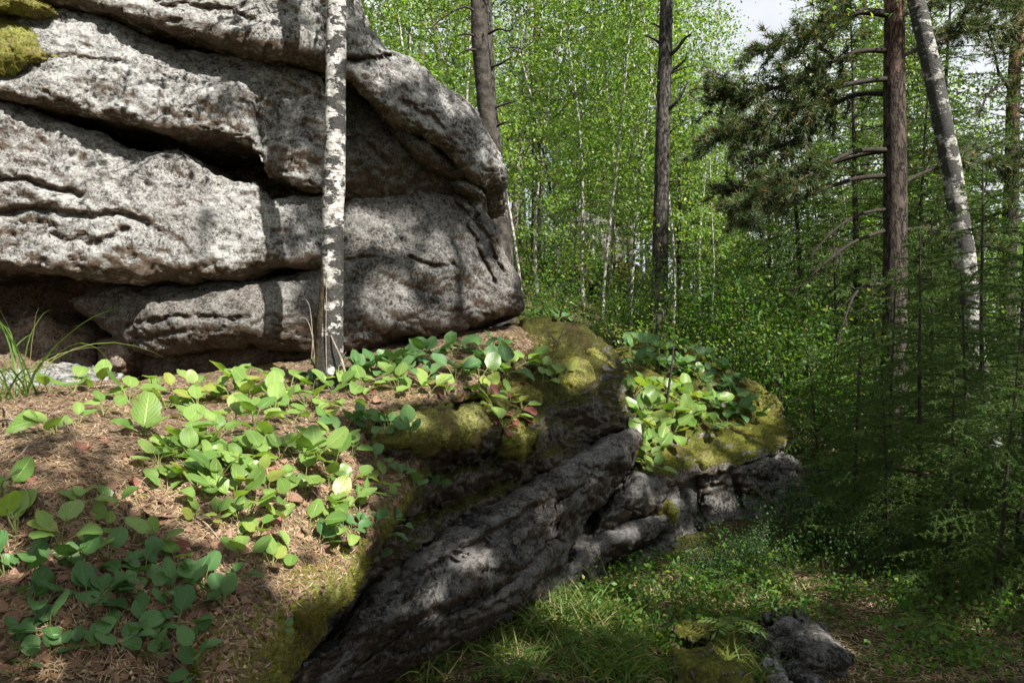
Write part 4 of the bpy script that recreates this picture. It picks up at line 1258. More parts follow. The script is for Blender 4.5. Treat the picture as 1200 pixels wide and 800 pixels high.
rows('spruce_tree', 'tree', 'dark spruces', [
    ('from the leafy mound towards the thick pine', [(872, 17, 0.78), (905, 13, 0.60), (948, 11, 0.62), (975, 15, 0.9), (1004, 10.5, 0.72)]),
    ('from the thick pine towards the leaning birch', [(1075, 10, 0.6), (1096, 11.5, 0.85), (1120, 9.5, 0.5)]),
    ('past the leaning birch', [(1190, 9, 0.6)]),
    ('among the saplings at the bare pine', [(795, 12.5, 0.55)])],
    SPB, 'dark spruce with thin layered boughs')
rows('spruce_sapling', 'tree', 'young spruces in the undergrowth', [
    ('in the front row from the mound wall', [(1000, 5.0, 0.62), (1040, 4.7, 0.55), (1078, 5.2, 0.98), (1108, 4.2, 0.62), (1132, 4.8, 0.85), (1165, 4.0, 0.66), (1192, 4.5, 0.95), (1235, 4.2, 0.9)]),
    ('in the middle row from the mound wall', [(962, 6.6, 0.66), (1000, 7.2, 0.8), (1040, 6.3, 0.9), (1092, 6.6, 1.15), (1150, 5.9, 1.25)]),
    ('in the back row from the mound wall', [(945, 8.4, 0.75), (985, 9.0, 1.3), (1030, 8.8, 1.1), (1100, 8.6, 1.2)])],
    SPS, 'young spruce with flat boughs')
rows('bush', 'bush', 'leafy bushes in the undergrowth', [
    ('from the boulder end along the ledge back', [(622, 8.4, 0.55), (655, 9.6, 0.7), (690, 8.4, 0.65), (722, 8.8, 0.75), (752, 8.2, 0.7), (785, 9.2, 0.9), (812, 8.6, 0.7)]),
    ('from the mound top downhill', [(832, 9.4, 1.0), (852, 10.4, 1.2), (872, 9.0, 1.0), (892, 9.8, 1.2), (915, 8.6, 1.1), (938, 9.6, 1.3), (962, 10.4, 1.3), (988, 8.0, 1.0), (1015, 9.8, 1.3), (930, 7.4, 0.9), (1060, 9.4, 1.3), (1110, 10, 1.4), ]),
    ('from the bare pine over the upper slope', [(748, 12.8, 0.9), (715, 12.0, 0.7), (703, 16.5, 1.1), (684, 16.8, 1.3), (664, 16.5, 1.2), (628, 15.5, 1.2), (608, 17, 1.4), (800, 13, 1.0), (828, 14.5, 1.2), (852, 13, 1.2), (882, 15, 1.4), (915, 13.5, 1.5), (960, 14, 1.6), (1010, 15, 1.7)])],
    BSH[:1] + BSH[2:], 'loose green bush with small leaves', ('stems', 'foliage'))
rows('bush', 'bush', 'small dark shrubs on the grass', [
    ('from the stone heap towards the young spruces', [(842, 4.6, 0.36), (872, 4.7, 0.42), (896, 4.6, 0.42), (925, 5.1, 0.6), (955, 5.0, 0.55), (985, 4.8, 0.5), (830, 4.4, 0.4), (1020, 4.5, 0.5)]),
    ('from the mound wall foot outwards', [(940, 5.9, 0.45), (968, 5.7, 0.6), (1000, 6.0, 0.7)])],
    [BSH[1]], 'low dark green shrub with tiny leaves', ('stems', 'foliage'))

# unseen trees added around the camera to block sky light (kept clear of the sun's path)
for i, (x, y, tp, s) in enumerate(((-7, 0.5, BIG, 0.9), (-8.5, 4.5, PIN, 1.0), (-5.5, -3.5, SPB, 1.3), (-2.5, -6.5, BIG, 0.95), (0.6, -8.5, PIN, 1.0), (-9, -5, BIG, 1.0), (-4.5, -9, SPB, 1.5), (-7.5, 8, BIG, 0.9),
                                   (11.5, -1.0, SPB, 1.4), (-11, 1.5, SPB, 1.5), (-1.0, -11.5, BIG, 1.1))):
    kind = 'birch_tree' if tp is BIG else 'pine_tree' if tp is PIN else 'spruce_tree'
    side = ORD[i] + ' clockwise from the boulder side'
    tree(kind, tp[i % 2], Vector((x, y, tz1(x, y) - 0.05)), s, f"{kind.split('_')[0]} added outside the picture to block sky light, {side}", 'tree', 'trees around the photographer', i * 1.7)

# grey rocks half hidden on the far slope
for i, (px, py, Y, w, lab) in enumerate(((690, 274, 19, 42, 'grey outcrop half hidden behind saplings high on the slope'), (735, 335, 14, 34, 'mossy grey boulder among saplings near the bare pine'), (660, 330, 15, 40, 'mossy brown boulder beneath saplings near the boulder end'), (1170, 240, 24, 0, ''))):
    if not w:
        continue
    pl = [(px - w, py + 12, Y), (px - w * 0.8, py - 18, Y + 0.4), (px - w * 0.2, py - 30, Y + 0.6), (px + w * 0.5, py - 22, Y + 0.5), (px + w, py + 4, Y + 0.2), (px + w * 0.9, py + 40, Y), (px, py + 48, Y - 0.2), (px - w * 0.9, py + 40, Y)]
    o = rock('far_rock', pl, [(px, py, Y - 0.6)], 2.5, 0.07, 0.3, 'rock_low' if i == 0 else 'rock_ledge', amp=2.0, seed=80 + i, origin=P(px, py, Y), solid=False)
    o.location = P(px, py, Y)
    tag(o, lab, 'rock', 'rocks on the far slope')

# the wood far behind reads as one mass
rng = np.random.default_rng(77)
n = 42000
x = rng.uniform(-30, 60, n)
y = rng.uniform(30, 62, n)
cl = rng.integers(0, 420, n)
cx, cy, chh = rng.uniform(-32, 62, 420), rng.uniform(31, 62, 420), rng.beta(1.3, 1.1, 420)
X = cx[cl] + rng.normal(size=n) * 0.9
Y = cy[cl] + rng.normal(size=n) * 0.9
hmax = 9.0 - 3.5 * np.exp(-((X / Y - 0.33) / 0.09) ** 2)
Z = tz(X, Y) + chh[cl] * hmax + rng.normal(size=n) * 0.8
V, F = leaf_quads(np.c_[X, Y, np.maximum(Z, tz(X, Y))], 0.42, rng, 0.3, 0.2, 0.7)
wood = []
for k in range(170):
    xx, yy = rng.uniform(-25, 55), rng.uniform(29, 58)
    z0 = tz1(xx, yy)
    wood.append(tube(np.array([[xx, yy, z0 - 0.2], [xx + rng.normal() * 0.2, yy, z0 + 5], [xx + rng.normal() * 0.4, yy, z0 + 10]]), [0.16, 0.12, 0.05], 5))
tag(link('far_forest', crown_mesh('far_forest', (V, F), wood, M['leaf_far'], M['spruce_bark'])), kind='stuff')

# ------------------------------------------------------------------ bergenia


def bergenia_leaf(seed, el, tilt, plen, W, cup, arch, mat):
    """petiole and one broad rounded blade; blade 1 unit long"""
    rng = np.random.default_rng(seed)
    nl, nw = 7, 5
    V, UV = [], []
    pa = np.array([math.cos(el), 0, math.sin(el)]) * plen
    bd = np.array([math.cos(tilt), 0, math.sin(tilt)])
    bn = np.array([-math.sin(tilt), 0, math.cos(tilt)])
    roll = rng.normal() * 0.25
    sv = np.array([0, math.cos(roll), 0]) + bn * math.sin(roll)
    for i in range(nl):
        t = i / (nl - 1)
        w = W * 0.5 * (math.sin(math.pi * min(1, 0.04 + 0.93 * t ** 0.82)) ** 0.62) * (0.82 + 0.3 * t)
        w *= 1 + rng.normal() * 0.055
        if i == nl - 1:
            w = W * 0.14
        if i == 0:
            w = W * 0.06
        for j in range(nw):
            s = (j / (nw - 1) - 0.5) * 2
            wav = 0.018 * math.sin(6 * t + 2.2 * s * (1 + seed % 3)) + rng.normal() * 0.011
            p = pa + bd * t + sv * (s * w) + bn * (cup * (s * w / (W * 0.5)) ** 2 * W * 0.5 + arch * (t * t - t * 0.2) + wav * (0.3 + abs(s)))
            V.append(p)
            UV.append((j / (nw - 1), t))
    F = []
    for i in range(nl - 1):
        for j in range(nw - 1):
            a = i * nw + j
            F.append((a, a + 1, a + nw + 1, a + nw))
    pet = resample(np.array([[0, 0, -0.1], pa * 0.5 + np.array([0, 0, 0.04]), pa, pa + bd * 0.25 - bn * 0.015]), 5)
    tv, tf = tube(pet, [0.035, 0.032, 0.028, 0.022, 0.012], 3)
    n0 = len(V)
    V = np.concatenate([np.array(V), tv])
    F = np.concatenate([np.array(F), tf + n0])
    mi = np.r_[np.zeros(n0 and (nl - 1) * (nw - 1), dtype=np.int32), np.ones(len(tf), dtype=np.int32)]
    me = mesh_np('leaf', V, F, [mat, M['stem']], mi, True)
    uv = me.uv_layers.new(name='UVMap')
    UVa = np.array(UV + [(0.3, 0.3)] * len(tv), dtype=np.float32)
    lv = F.ravel()
    uv.data.foreach_set('uv', UVa[lv].ravel())
    return me


LEAFG, LEAFD, LEAFR = [], [], []
for k in range(12):
    el = math.radians(RNG.uniform(35, 80))
    ti = math.radians(RNG.uniform(-8, 66))
    a = (el, ti, RNG.uniform(0.45, 0.95), RNG.uniform(0.76, 0.95), RNG.uniform(-0.15, 0.55), RNG.uniform(-0.4, 0.15))
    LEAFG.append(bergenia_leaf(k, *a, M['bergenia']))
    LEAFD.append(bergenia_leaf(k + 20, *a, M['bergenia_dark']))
for k in range(4):
    LEAFR.append(bergenia_leaf(k + 40, math.radians(RNG.uniform(10, 40)), math.radians(RNG.uniform(-20, 25)), 0.3, RNG.uniform(0.6, 0.8), RNG.uniform(0.1, 0.5), RNG.uniform(-0.35, 0.1), M['bergenia_red']))

SIZEW = [(0.062, 'tiny'), (0.082, 'small'), (0.10, 'medium'), (9, 'large')]
n_leaf = [0]


def bergenia(px, py, size_px, nl, zone, i, lib, group, red=0, front=0.5):
    p, nrm = cast(px, py)
    if p is None:
        return
    L = min(max(size_px / FPX * p.y * 0.92, 0.03), 0.13)
    nl += 1 if random.random() < 0.7 else 0
    sw = next(w for s, w in SIZEW if L < s)
    lab = f"{sw} {NUM[nl + red]}-leaved bergenia , {ORD[i]} {zone}".replace(' ,', ',')
    o = thing('bergenia_plant', lab, 'plant', p, group)
    o.rotation_euler = align(nrm, 0.6)
    az0 = random.uniform(0, 6.28)
    for k in range(nl + red):
        me = (LEAFR if k >= nl else lib)[random.randrange(4 if k >= nl else 12)]
        lf = link('leaf', me, o)
        if k == 0 or (k < nl and random.random() < 0.22):
            az = math.radians(132 + random.gauss(0, 42))      # some blades turn their face to the light
        else:
            az = az0 + k * 2.4 + random.uniform(-0.4, 0.4)
        s = L * random.uniform(0.72, 1.12)
        lf.rotation_euler = (random.gauss(0, 0.12), random.gauss(0, 0.12), az)
        lf.scale = (s, s, s)
        n_leaf[0] += 1


def seq(s):
    out = []
    for t in s.split():
        q = t.split(',')
        out.append(tuple(float(v) for v in q))
    return out


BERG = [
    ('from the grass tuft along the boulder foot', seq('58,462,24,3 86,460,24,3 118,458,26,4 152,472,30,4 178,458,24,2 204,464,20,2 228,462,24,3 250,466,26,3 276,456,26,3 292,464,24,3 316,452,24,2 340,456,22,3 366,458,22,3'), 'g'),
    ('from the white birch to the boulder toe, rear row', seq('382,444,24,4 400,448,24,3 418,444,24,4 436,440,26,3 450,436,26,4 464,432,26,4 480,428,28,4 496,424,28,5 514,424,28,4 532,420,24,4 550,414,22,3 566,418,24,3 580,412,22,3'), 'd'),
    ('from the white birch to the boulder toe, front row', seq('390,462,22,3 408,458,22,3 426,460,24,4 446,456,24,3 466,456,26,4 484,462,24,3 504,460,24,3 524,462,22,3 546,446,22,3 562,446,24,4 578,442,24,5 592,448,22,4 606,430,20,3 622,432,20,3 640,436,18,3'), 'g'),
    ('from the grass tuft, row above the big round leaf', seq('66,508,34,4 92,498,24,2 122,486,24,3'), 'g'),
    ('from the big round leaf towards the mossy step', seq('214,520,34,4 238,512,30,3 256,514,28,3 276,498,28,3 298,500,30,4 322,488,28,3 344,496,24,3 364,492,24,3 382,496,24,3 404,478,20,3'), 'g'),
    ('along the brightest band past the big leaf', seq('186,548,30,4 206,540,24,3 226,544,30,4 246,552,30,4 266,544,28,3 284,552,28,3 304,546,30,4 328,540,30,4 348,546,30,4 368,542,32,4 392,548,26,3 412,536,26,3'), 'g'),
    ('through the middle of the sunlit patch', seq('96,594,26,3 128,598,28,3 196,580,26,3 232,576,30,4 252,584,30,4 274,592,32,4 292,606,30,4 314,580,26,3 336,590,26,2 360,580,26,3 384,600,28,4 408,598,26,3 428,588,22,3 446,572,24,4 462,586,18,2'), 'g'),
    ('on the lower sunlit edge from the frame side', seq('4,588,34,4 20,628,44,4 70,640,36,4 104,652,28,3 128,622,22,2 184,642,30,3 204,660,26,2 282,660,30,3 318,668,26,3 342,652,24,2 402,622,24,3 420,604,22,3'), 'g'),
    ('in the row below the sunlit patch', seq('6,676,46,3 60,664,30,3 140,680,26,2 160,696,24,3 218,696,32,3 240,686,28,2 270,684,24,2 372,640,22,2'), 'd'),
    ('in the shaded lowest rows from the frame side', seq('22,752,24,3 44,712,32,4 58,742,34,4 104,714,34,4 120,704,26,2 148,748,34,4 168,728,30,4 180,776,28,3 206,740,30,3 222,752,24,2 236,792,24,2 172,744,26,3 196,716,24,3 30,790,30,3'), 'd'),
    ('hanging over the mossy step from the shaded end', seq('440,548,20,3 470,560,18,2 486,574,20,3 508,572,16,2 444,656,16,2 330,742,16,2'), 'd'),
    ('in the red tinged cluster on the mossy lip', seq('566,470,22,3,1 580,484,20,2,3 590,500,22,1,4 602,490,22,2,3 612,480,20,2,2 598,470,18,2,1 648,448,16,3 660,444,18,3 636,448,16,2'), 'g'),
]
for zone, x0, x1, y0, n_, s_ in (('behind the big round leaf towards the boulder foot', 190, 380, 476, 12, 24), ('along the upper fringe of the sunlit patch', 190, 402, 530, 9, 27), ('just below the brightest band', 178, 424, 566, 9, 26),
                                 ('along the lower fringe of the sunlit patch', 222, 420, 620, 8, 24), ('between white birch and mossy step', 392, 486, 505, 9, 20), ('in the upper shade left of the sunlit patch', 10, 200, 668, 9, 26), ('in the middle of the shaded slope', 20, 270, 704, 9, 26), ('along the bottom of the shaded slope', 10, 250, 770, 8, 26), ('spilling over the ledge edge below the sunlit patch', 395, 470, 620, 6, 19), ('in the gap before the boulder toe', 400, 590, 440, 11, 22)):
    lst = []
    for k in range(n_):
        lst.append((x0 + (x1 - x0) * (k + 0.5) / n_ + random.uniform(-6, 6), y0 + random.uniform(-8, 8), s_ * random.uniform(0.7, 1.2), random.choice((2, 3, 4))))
    BERG.append((zone, lst, 'd' if x0 > 300 or y0 > 650 else 'g'))  # shaded zones take the darker leaf copy, sunny ones the bright copy
big_p, big_n = cast(168, 512)
o = thing('bergenia_plant', 'bergenia with one big round upright leaf in full sun in front of the boulder', 'plant', big_p, 'bergenia plants on the ledge')
o.rotation_euler = align(big_n, 0.7)
hero = bergenia_leaf(90, math.radians(78), math.radians(62), 0.25, 0.88, 0.12, -0.05, M['bergenia'])
for az, s, me in ((math.radians(112), 0.135, hero), (math.radians(-60), 0.075, LEAFG[2]), (math.radians(200), 0.08, LEAFG[5]), (math.radians(20), 0.06, LEAFG[1])):
    lf = link('leaf', me, o)
    lf.rotation_euler = (0, 0, az)
    lf.scale = (s, s, s)
for zone, lst, lib in BERG:
    for i, q in enumerate(lst):
        bergenia(q[0], q[1], q[2], int(q[3]), zone, i, LEAFG if lib == 'g' else LEAFD, 'bergenia plants on the ledge', int(q[4]) if len(q) > 4 else 0)
MND = [
    ('on the mound crest from the ledge side', seq('738,416,18,3 752,412,18,4 768,412,18,4 784,414,18,3 800,416,18,4 816,424,18,4 832,434,18,4 850,444,18,4 866,454,18,3')),
    ('in the upper mound row from the ledge side', seq('742,436,20,4 756,432,20,4 772,434,20,4 788,438,20,4 804,440,20,4 822,448,20,4 838,458,18,4 854,468,18,4 872,474,18,3')),
    ('in the middle mound row from the ledge side', seq('744,462,22,4 758,458,24,4 772,464,24,5 786,466,24,4 800,468,24,4 816,474,22,4 832,480,20,4 848,486,18,4 864,488,18,3 884,496,16,4')),
    ('in the lower mound row from the ledge side', seq('748,490,24,4 762,486,24,5 776,492,24,5 790,490,24,4 804,496,24,4 818,500,22,4 834,504,18,3 852,502,16,3')),
    ('hanging down the mound front from the top', seq('752,508,22,4 768,512,24,4 786,514,22,4 804,518,18,3 756,526,22,4 770,532,22,4 758,546,20,4 768,554,18,4')),
]
for zone, lst in MND:
    for i, q in enumerate(lst):
        bergenia(q[0], q[1], q[2] * 1.08, min(5, int(q[3]) + 1), zone, i, LEAFG if (abs(q[0] - 785) < 50 and q[1] > 440) else LEAFD, 'bergenia plants on the leafy mound')  # bright leaf copy inside the mound's sun patch, darker copy around it
for i, q in enumerate(seq('624,372,14,4 640,370,14,4 655,374,14,4 670,378,14,4 632,366,13,3 648,362,13,4')):
    bergenia(q[0], q[1], q[2], int(q[3]), 'in the far patch past the boulder toe', i, LEAFD, 'bergenia plants past the boulder toe')
print('bergenia leaves', n_leaf)

# ------------------------------------------------------------------ fallen leaves, twigs, grass
FALL = [
    ('from the grass tuft in the upper litter', seq('54,540,20 100,522,22 112,516,18 166,542,18 150,560,16 76,566,14 190,560,16')),
    ('through the sunlit patch', seq('210,600,18 240,612,16 262,560,18 276,528,18 298,520,18 318,520,22 356,548,16 370,556,18 330,606,16 380,588,26 392,582,18 400,640,14 366,600,16 350,566,14 424,570,14 410,612,14')),
    ('in the half shade under the sunlit patch', seq('44,626,20 90,614,24 112,610,18 170,600,20 165,606,18 120,660,18 84,664,16 150,648,18 222,650,22 258,652,22 275,648,16 290,690,20 318,690,20 240,662,20 310,632,16 196,690,14')),
    ('in the dark lower slope', seq('8,690,30 16,716,28 32,716,22 132,732,18 188,734,16 110,742,20 78,738,18 60,756,24 94,760,20 20,780,26 230,726,18 284,724,18 6,742,26')),
    ('on the mossy step behind', seq('414,468,16 430,470,16 446,470,16 452,478,14 396,486,12 420,452,14 490,440,12 576,490,12 566,508,12 606,500,14 596,482,14 620,452,12')),
]
for zone, x0, x1, y0, y1, n_, s_ in (('scattered under the sunlit plants', 150, 430, 510, 650, 26, 17), ('scattered across the shaded lower slope', 0, 320, 650, 798, 34, 20), ('scattered near the grass tuft', 0, 170, 500, 610, 12, 16), ('scattered between birch and boulder toe', 400, 600, 425, 485, 16, 13)):
    FALL.append((zone, sorted([(random.uniform(x0, x1), random.uniform(y0, y1), s_ * random.uniform(0.7, 1.3)) for _ in range(n_)])))
FALL = [(z, seq(q) if isinstance(q, str) else q) for z, q in FALL]
ORD += ['thirty-' + w for w in 'first second third fourth fifth'.split()]
DEADM = []
for k in range(6):
    DEADM.append(bergenia_leaf(k + 60, 0.1, math.radians(RNG.uniform(-5, 22)), 0.12, RNG.uniform(0.6, 0.82), RNG.uniform(0.2, 0.75), RNG.uniform(-0.5, 0.35), M['dead'] if k < 4 else M['bergenia_red']))
for zone, lst in FALL:
    for i, q in enumerate(lst):
        p, nrm = cast(q[0], q[1])
        if p is None:
            continue
        k = random.choice((0, 1, 2, 3, 0, 1, 2, 3, 4, 5))
        s = min(q[2] / FPX * p.y, 0.10)
        o = link('fallen_leaf', DEADM[k], None, Vector(p) + Vector(nrm) * 0.006)
        o.rotation_euler = align(nrm, 0.15, random.uniform(0, 6.28))
        o.scale = (s, s, s)
        tag(o, f"{'pinkish red' if k > 3 else 'withered brown'} curled fallen leaf {zone}, {ORD[i]} along it", 'leaf', 'fallen leaves on the ledge')

for i, (pa, pb, rr, lab) in enumerate((((0, 494), (48, 510), 0.005, 'bleached dry twig lying lowest under the grass tuft'), ((4, 478), (34, 516), 0.004, 'grey dry twig crossing the bleached one under the grass tuft'), ((110, 455), (152, 461), 0.005, 'pale straight stick at the foot of the small rock block'),
                                       ((60, 486), (92, 520), 0.003, 'thin dry twig beside the four-leaved bergenia near the grass tuft'), ((20, 540), (60, 524), 0.003, 'short dry twig in the sunny litter left of the brown leaf'), ((122, 560), (140, 610), 0.004, 'dark upright dead stalk among leaves below the big round leaf'),
                                       ((322, 484), (340, 470), 0.003, 'small forked twig in the leaves near the white birch'), ((300, 690), (330, 716), 0.004, 'dark twig on the mossy lip of the ledge'), ((226, 604), (262, 640), 0.003, 'bent twig in the litter under the sunlit leaves'))):
    p, n1 = cast(*pa)
    q, n2 = cast(*pb)
    if p is None or q is None:
        continue
    p, q = np.array(p), np.array(q)
    mid = (p + q) / 2 + np.array([0, 0, 0.025])
    pts = np.array([p + (0, 0, rr), mid + RNG.normal(size=3) * 0.012, q + (0, 0, rr)]) - p
    o = link('twig', trunk_mesh('twig', pts, [rr, rr * 0.8, rr * 0.4], M['twig'], 5, 0, 0.15, 9), None, p)
    tag(o, lab, 'twig', 'dry twigs on the ledge')


def blade(p, d, L, w, rng, droop=1.0, n=5):
    """a grass blade: tapering folded strip"""
    c = curve_from(p, d, L, n, rng, droop, 0.05)
    s = np.cross(c[-1] - c[0], rng.normal(size=3))
    s /= np.linalg.norm(s) + 1e-9
    V, F = [], []
    for i in range(n + 1):
        ww = w * (1 - (i / n) ** 2) * 0.5 + 0.0003
        V += [c[i] - s * ww, c[i] + s * ww]
    for i in range(n):
        F.append((2 * i, 2 * i + 1, 2 * i + 3, 2 * i + 2))
    return np.array(V), np.array(F)


rng = np.random.default_rng(21)
for j, (gp, cnt, lab) in enumerate((((30, 462), 20, 'arching green grass tuft with dry tips before the dark hollow under the boulder'), ((4, 470), 12, 'pale thinning grass tuft hard against the flat pale stone'))):
    p, nrm = cast(*gp)
    p = Vector(p)
    o = thing('grass_tuft', lab, 'grass tuft', p, 'grass tufts by the boulder')
    for k in range(cnt):
        az = rng.uniform(0, 6.283)
        V, F = blade(np.array([rng.normal() * 0.03, rng.normal() * 0.03, -0.01]), (math.cos(az) * 0.55, math.sin(az) * 0.55, 1.1), rng.uniform(0.35, 0.8), 0.008, rng, rng.uniform(0.8, 2.4), 9)
        link('blade', mesh_np('blade', V, F, [M['grass']], None, True), o)


def scatter_px(poly, n, rng):
    poly = np.array(poly, float)
    lo, hi = poly.min(0), poly.max(0)
    q = rng.uniform(lo, hi, size=(n * 3, 2))
    q = q[in_poly(q, [tuple(v) for v in poly])][:n]
    return q


# grass over the floor of the gully
parts = []
for poly, n, L, cnt in (([(470, 790), (560, 750), (640, 705), (700, 690), (740, 720), (760, 800), (480, 800)], 95, 0.13, 14), ([(690, 700), (780, 650), (860, 640), (960, 650), (960, 720), (820, 760), (740, 760)], 150, 0.075, 10),
                        ([(840, 770), (900, 770), (910, 800), (840, 800)], 16, 0.12, 14), ([(640, 790), (760, 740), (800, 770), (800, 800), (640, 800)], 55, 0.11, 12), ([(620, 705), (720, 690), (700, 740), (620, 740)], 34, 0.15, 15)):
    for (px, py) in scatter_px(poly, n, rng):
        p, nrm = cast(px, py)
        if p is None or p.z > -0.95:
            continue
        for k in range(cnt):
            az = rng.uniform(0, 6.283)
            parts.append(blade(np.array(p) + rng.normal(size=3) * (0.025, 0.025, 0), (math.cos(az) * 0.6, math.sin(az) * 0.6, 1), L * rng.uniform(0.5, 1.6), 0.007, rng, rng.uniform(0.4, 2.0), 4))
V, F = merge(parts)
tag(link('grass', mesh_np('grass', V, F, [M['grass']], None, True)), kind='stuff')


def surface_points(poly, n, rng, maxnz=0.45):
    out, nr = [], []
    for (px, py) in scatter_px(poly, n, rng):
        p, nrm = cast(px, py)
        if p is not None and nrm.z > maxnz:
            out.append(p)
            nr.append(nrm)
    return np.array(out), np.array(nr)


def litter(name, poly, n, L, w, rng, mat, jitter=0.006):
    Pn, Nn = surface_points(poly, n, rng)
    d = rng.normal(size=Pn.shape)
    d -= Nn * (d * Nn).sum(1)[:, None] * 0.85
    d /= np.linalg.norm(d, axis=1)[:, None]
    s = np.cross(d, Nn)
    s /= np.linalg.norm(s, axis=1)[:, None] + 1e-9
    l = (L * rng.uniform(0.5, 1.4, len(Pn)))[:, None]
    c = Pn + Nn * rng.uniform(0.002, 0.012, len(Pn))[:, None]
    ww = (w * rng.uniform(0.6, 1.5, len(Pn)))[:, None]
    V = np.stack([c - d * l * 0.5, c - s * ww, c + d * l * 0.5, c + s * ww], axis=1).reshape(-1, 3)
    tag(link(name, mesh_np(name, V, np.arange(len(V)).reshape(-1, 4), [mat])), kind='stuff')


LEDGE_POLY = [(0, 455), (380, 440), (600, 390), (660, 400), (600, 440), (430, 490), (490, 560), (420, 660), (330, 740), (300, 800), (0, 800)]
litter('needle_litter', [(0, 455), (380, 440), (600, 390), (660, 400), (600, 440), (430, 490), (490, 560), (420, 660), (345, 725), (250, 655), (120, 620), (0, 640)], 21000, 0.034, 0.0009, rng, M['litter'])
litter('leaf_litter', LEDGE_POLY, 2400, 0.022, 0.008, rng, M['dead'])
GROUND_POLY = [(440, 800), (640, 700), (800, 640), (960, 640), (1200, 640), (1200, 800)]
litter('dry_litter', [(0, 640), (120, 620), (250, 655), (345, 725), (300, 800), (0, 800)], 3600, 0.034, 0.0009, rng, M['litter'])
litter('straw_litter', LEDGE_POLY, 1500, 0.014, 0.003, rng, M['litter'])
litter('forest_litter', GROUND_POLY, 13000, 0.045, 0.002, rng, M['litter'])

# low herbs carpeting the gully floor
C = []
for (px, py) in np.concatenate([scatter_px([(690, 705), (760, 660), (860, 632), (1000, 640), (1010, 730), (900, 760), (760, 770), (700, 750)], 170, rng), scatter_px([(1000, 640), (1200, 620), (1200, 800), (1020, 800)], 110, rng)]):
    p, nrm = cast(px, py)
    if p is None or p.z > -0.9:
        continue
    k = rng.integers(10, 34)
    C.append(np.array(p) + rng.normal(size=(k, 3)) * np.array([0.06, 0.06, 0.0]) + np.array([0, 0, 1]) * rng.uniform(0.01, rng.uniform(0.05, 0.22), (k, 1)))
V, F = leaf_quads(np.concatenate(C), 0.028, rng, 1.0, 0.0, 0.7)
tag(link('ground_herbs', mesh_np('ground_herbs', V, F, [M['leaf_mid']])), kind='stuff')

# short moss shoots standing on every cushion
for o in list(bpy.data.objects):
    if o.name.startswith('moss_cushion'):
        me = o.data
        n = len(me.vertices)
        co = np.empty(n * 3)
        me.vertices.foreach_get('co', co)
        no = np.empty(n * 3)
        me.vertices.foreach_get('normal', no)
        co, no = co.reshape(-1, 3), no.reshape(-1, 3)
        ok = np.where((no[:, 1] < 0.35))[0]
        ok = rng.choice(ok, min(len(ok), 2600))
        Vn, Fn = needle_tris(co[ok] + rng.normal(size=(len(ok), 3)) * 0.004, no[ok] + np.array([0, 0, 0.4]), 2, 0.014, 0.0032, rng, 0.55)
        f = link('moss_shoots', mesh_np('moss_shoots', Vn, Fn, [M['moss_shoot']]), o)
        tag(f, kind='stuff')

# small leafy herbs in the gully: rowan seedlings, a thin stem on the mound
def pinnate(seed, npair, L, mat):
    rng = np.random.default_rng(seed)
    c = curve_from((0, 0, 0), (0.8, 0, 0.5), L, 8, rng, 0.9, 0.03)
    st = tube(c, np.linspace(0.0018, 0.0007, 9), 3)
    V, F = [], []
    for k in range(npair * 2 + 1):
        s = 1.5 + 6.3 * (k // 2) / npair
        i = min(int(s), 7)
        p = c[i] + (c[i + 1] - c[i]) * (s - i)
        fw = (c[i + 1] - c[i]) / np.linalg.norm(c[i + 1] - c[i])
        sd = np.array([0, 1.0, 0]) * (1 if k % 2 else -1)
        if k == npair * 2:
            sd = sd * 0
        d = fw * 0.5 + sd + np.array([0, 0, -0.15])
        d /= np.linalg.norm(d)
        w = np.cross(d, (0, 0, 1.0))
        l = L * 0.32
        n0 = len(V)
        V += [p, p + d * l * 0.45 + w * l * 0.17, p + d * l, p + d * l * 0.45 - w * l * 0.17]
        F.append((n0, n0 + 1, n0 + 2, n0 + 3))
    V, F = np.array(V), np.array(F)
    VV, FF = merge([(V, F), st])
    return mesh_np('leaf', VV, FF, [mat, M['stem']], np.r_[np.zeros(len(F), dtype=np.int32), np.ones(len(st[1]), dtype=np.int32)])


PIN_L = [pinnate(300 + k, 6, 0.16, M['birch_leaf'] if k == 0 else M['leaf_mid']) for k in range(3)]
for i, (px, py, h, lab) in enumerate(((858, 772, 0.17, 'yellowish rowan seedling growing behind the humped mossy stone'), (590, 800, 0.08, 'low green rowan seedling in the grass under the grey slab'), (690, 770, 0.1, 'feathery seedling in deep grass nearest the camera'), (955, 640, 0.32, 'bright leaved seedling under the dark end of the mound'), (1085, 760, 0.12, 'green seedling at the foot of the front spruces'), (812, 690, 0.12, 'small seedling in the sunlit gully floor'))):
    p, nrm = cast(px, py)
    o = thing('rowan_seedling', lab, 'seedling', p, 'rowan seedlings')
    link('stem', trunk_mesh('stem', np.array([[0, 0, -0.02], [0.01, 0, h * 0.5], [0, 0.01, h]]), [0.004, 0.003, 0.002], M['stem'], 5, 0, 0, 6), o)
    for k in range(5):
        lf = link('leaf', PIN_L[0] if i in (0, 3) else PIN_L[1 + k % 2], o, (0, 0, h * (0.7 + 0.075 * k)))
        lf.rotation_euler = (0, 0, k * 1.35 + i)
p, nrm = cast(783, 515)
o = thing('sapling', 'single thin dark stem with a few small leaves rising through the mound bergenias', 'sapling', p)
st = px_path([(780, 515, p.y), (782, 470, p.y), (787, 430, p.y), (790, 400, p.y + 0.1)]) - np.array(p)
link('stem', trunk_mesh('stem', st, [0.012, 0.009, 0.005], M['spruce_bark'], 6, 0, 0.1, 14), o)
c = resample(st, 30)[12:]
V, F = leaf_quads(np.repeat(c, 4, axis=0) + rng.normal(size=(len(c) * 4, 3)) * 0.09, 0.045, rng, 0.8)
link('foliage', mesh_np('foliage', V, F, [M['leaf_mid']]), o)
p, nrm = cast(654, 408)
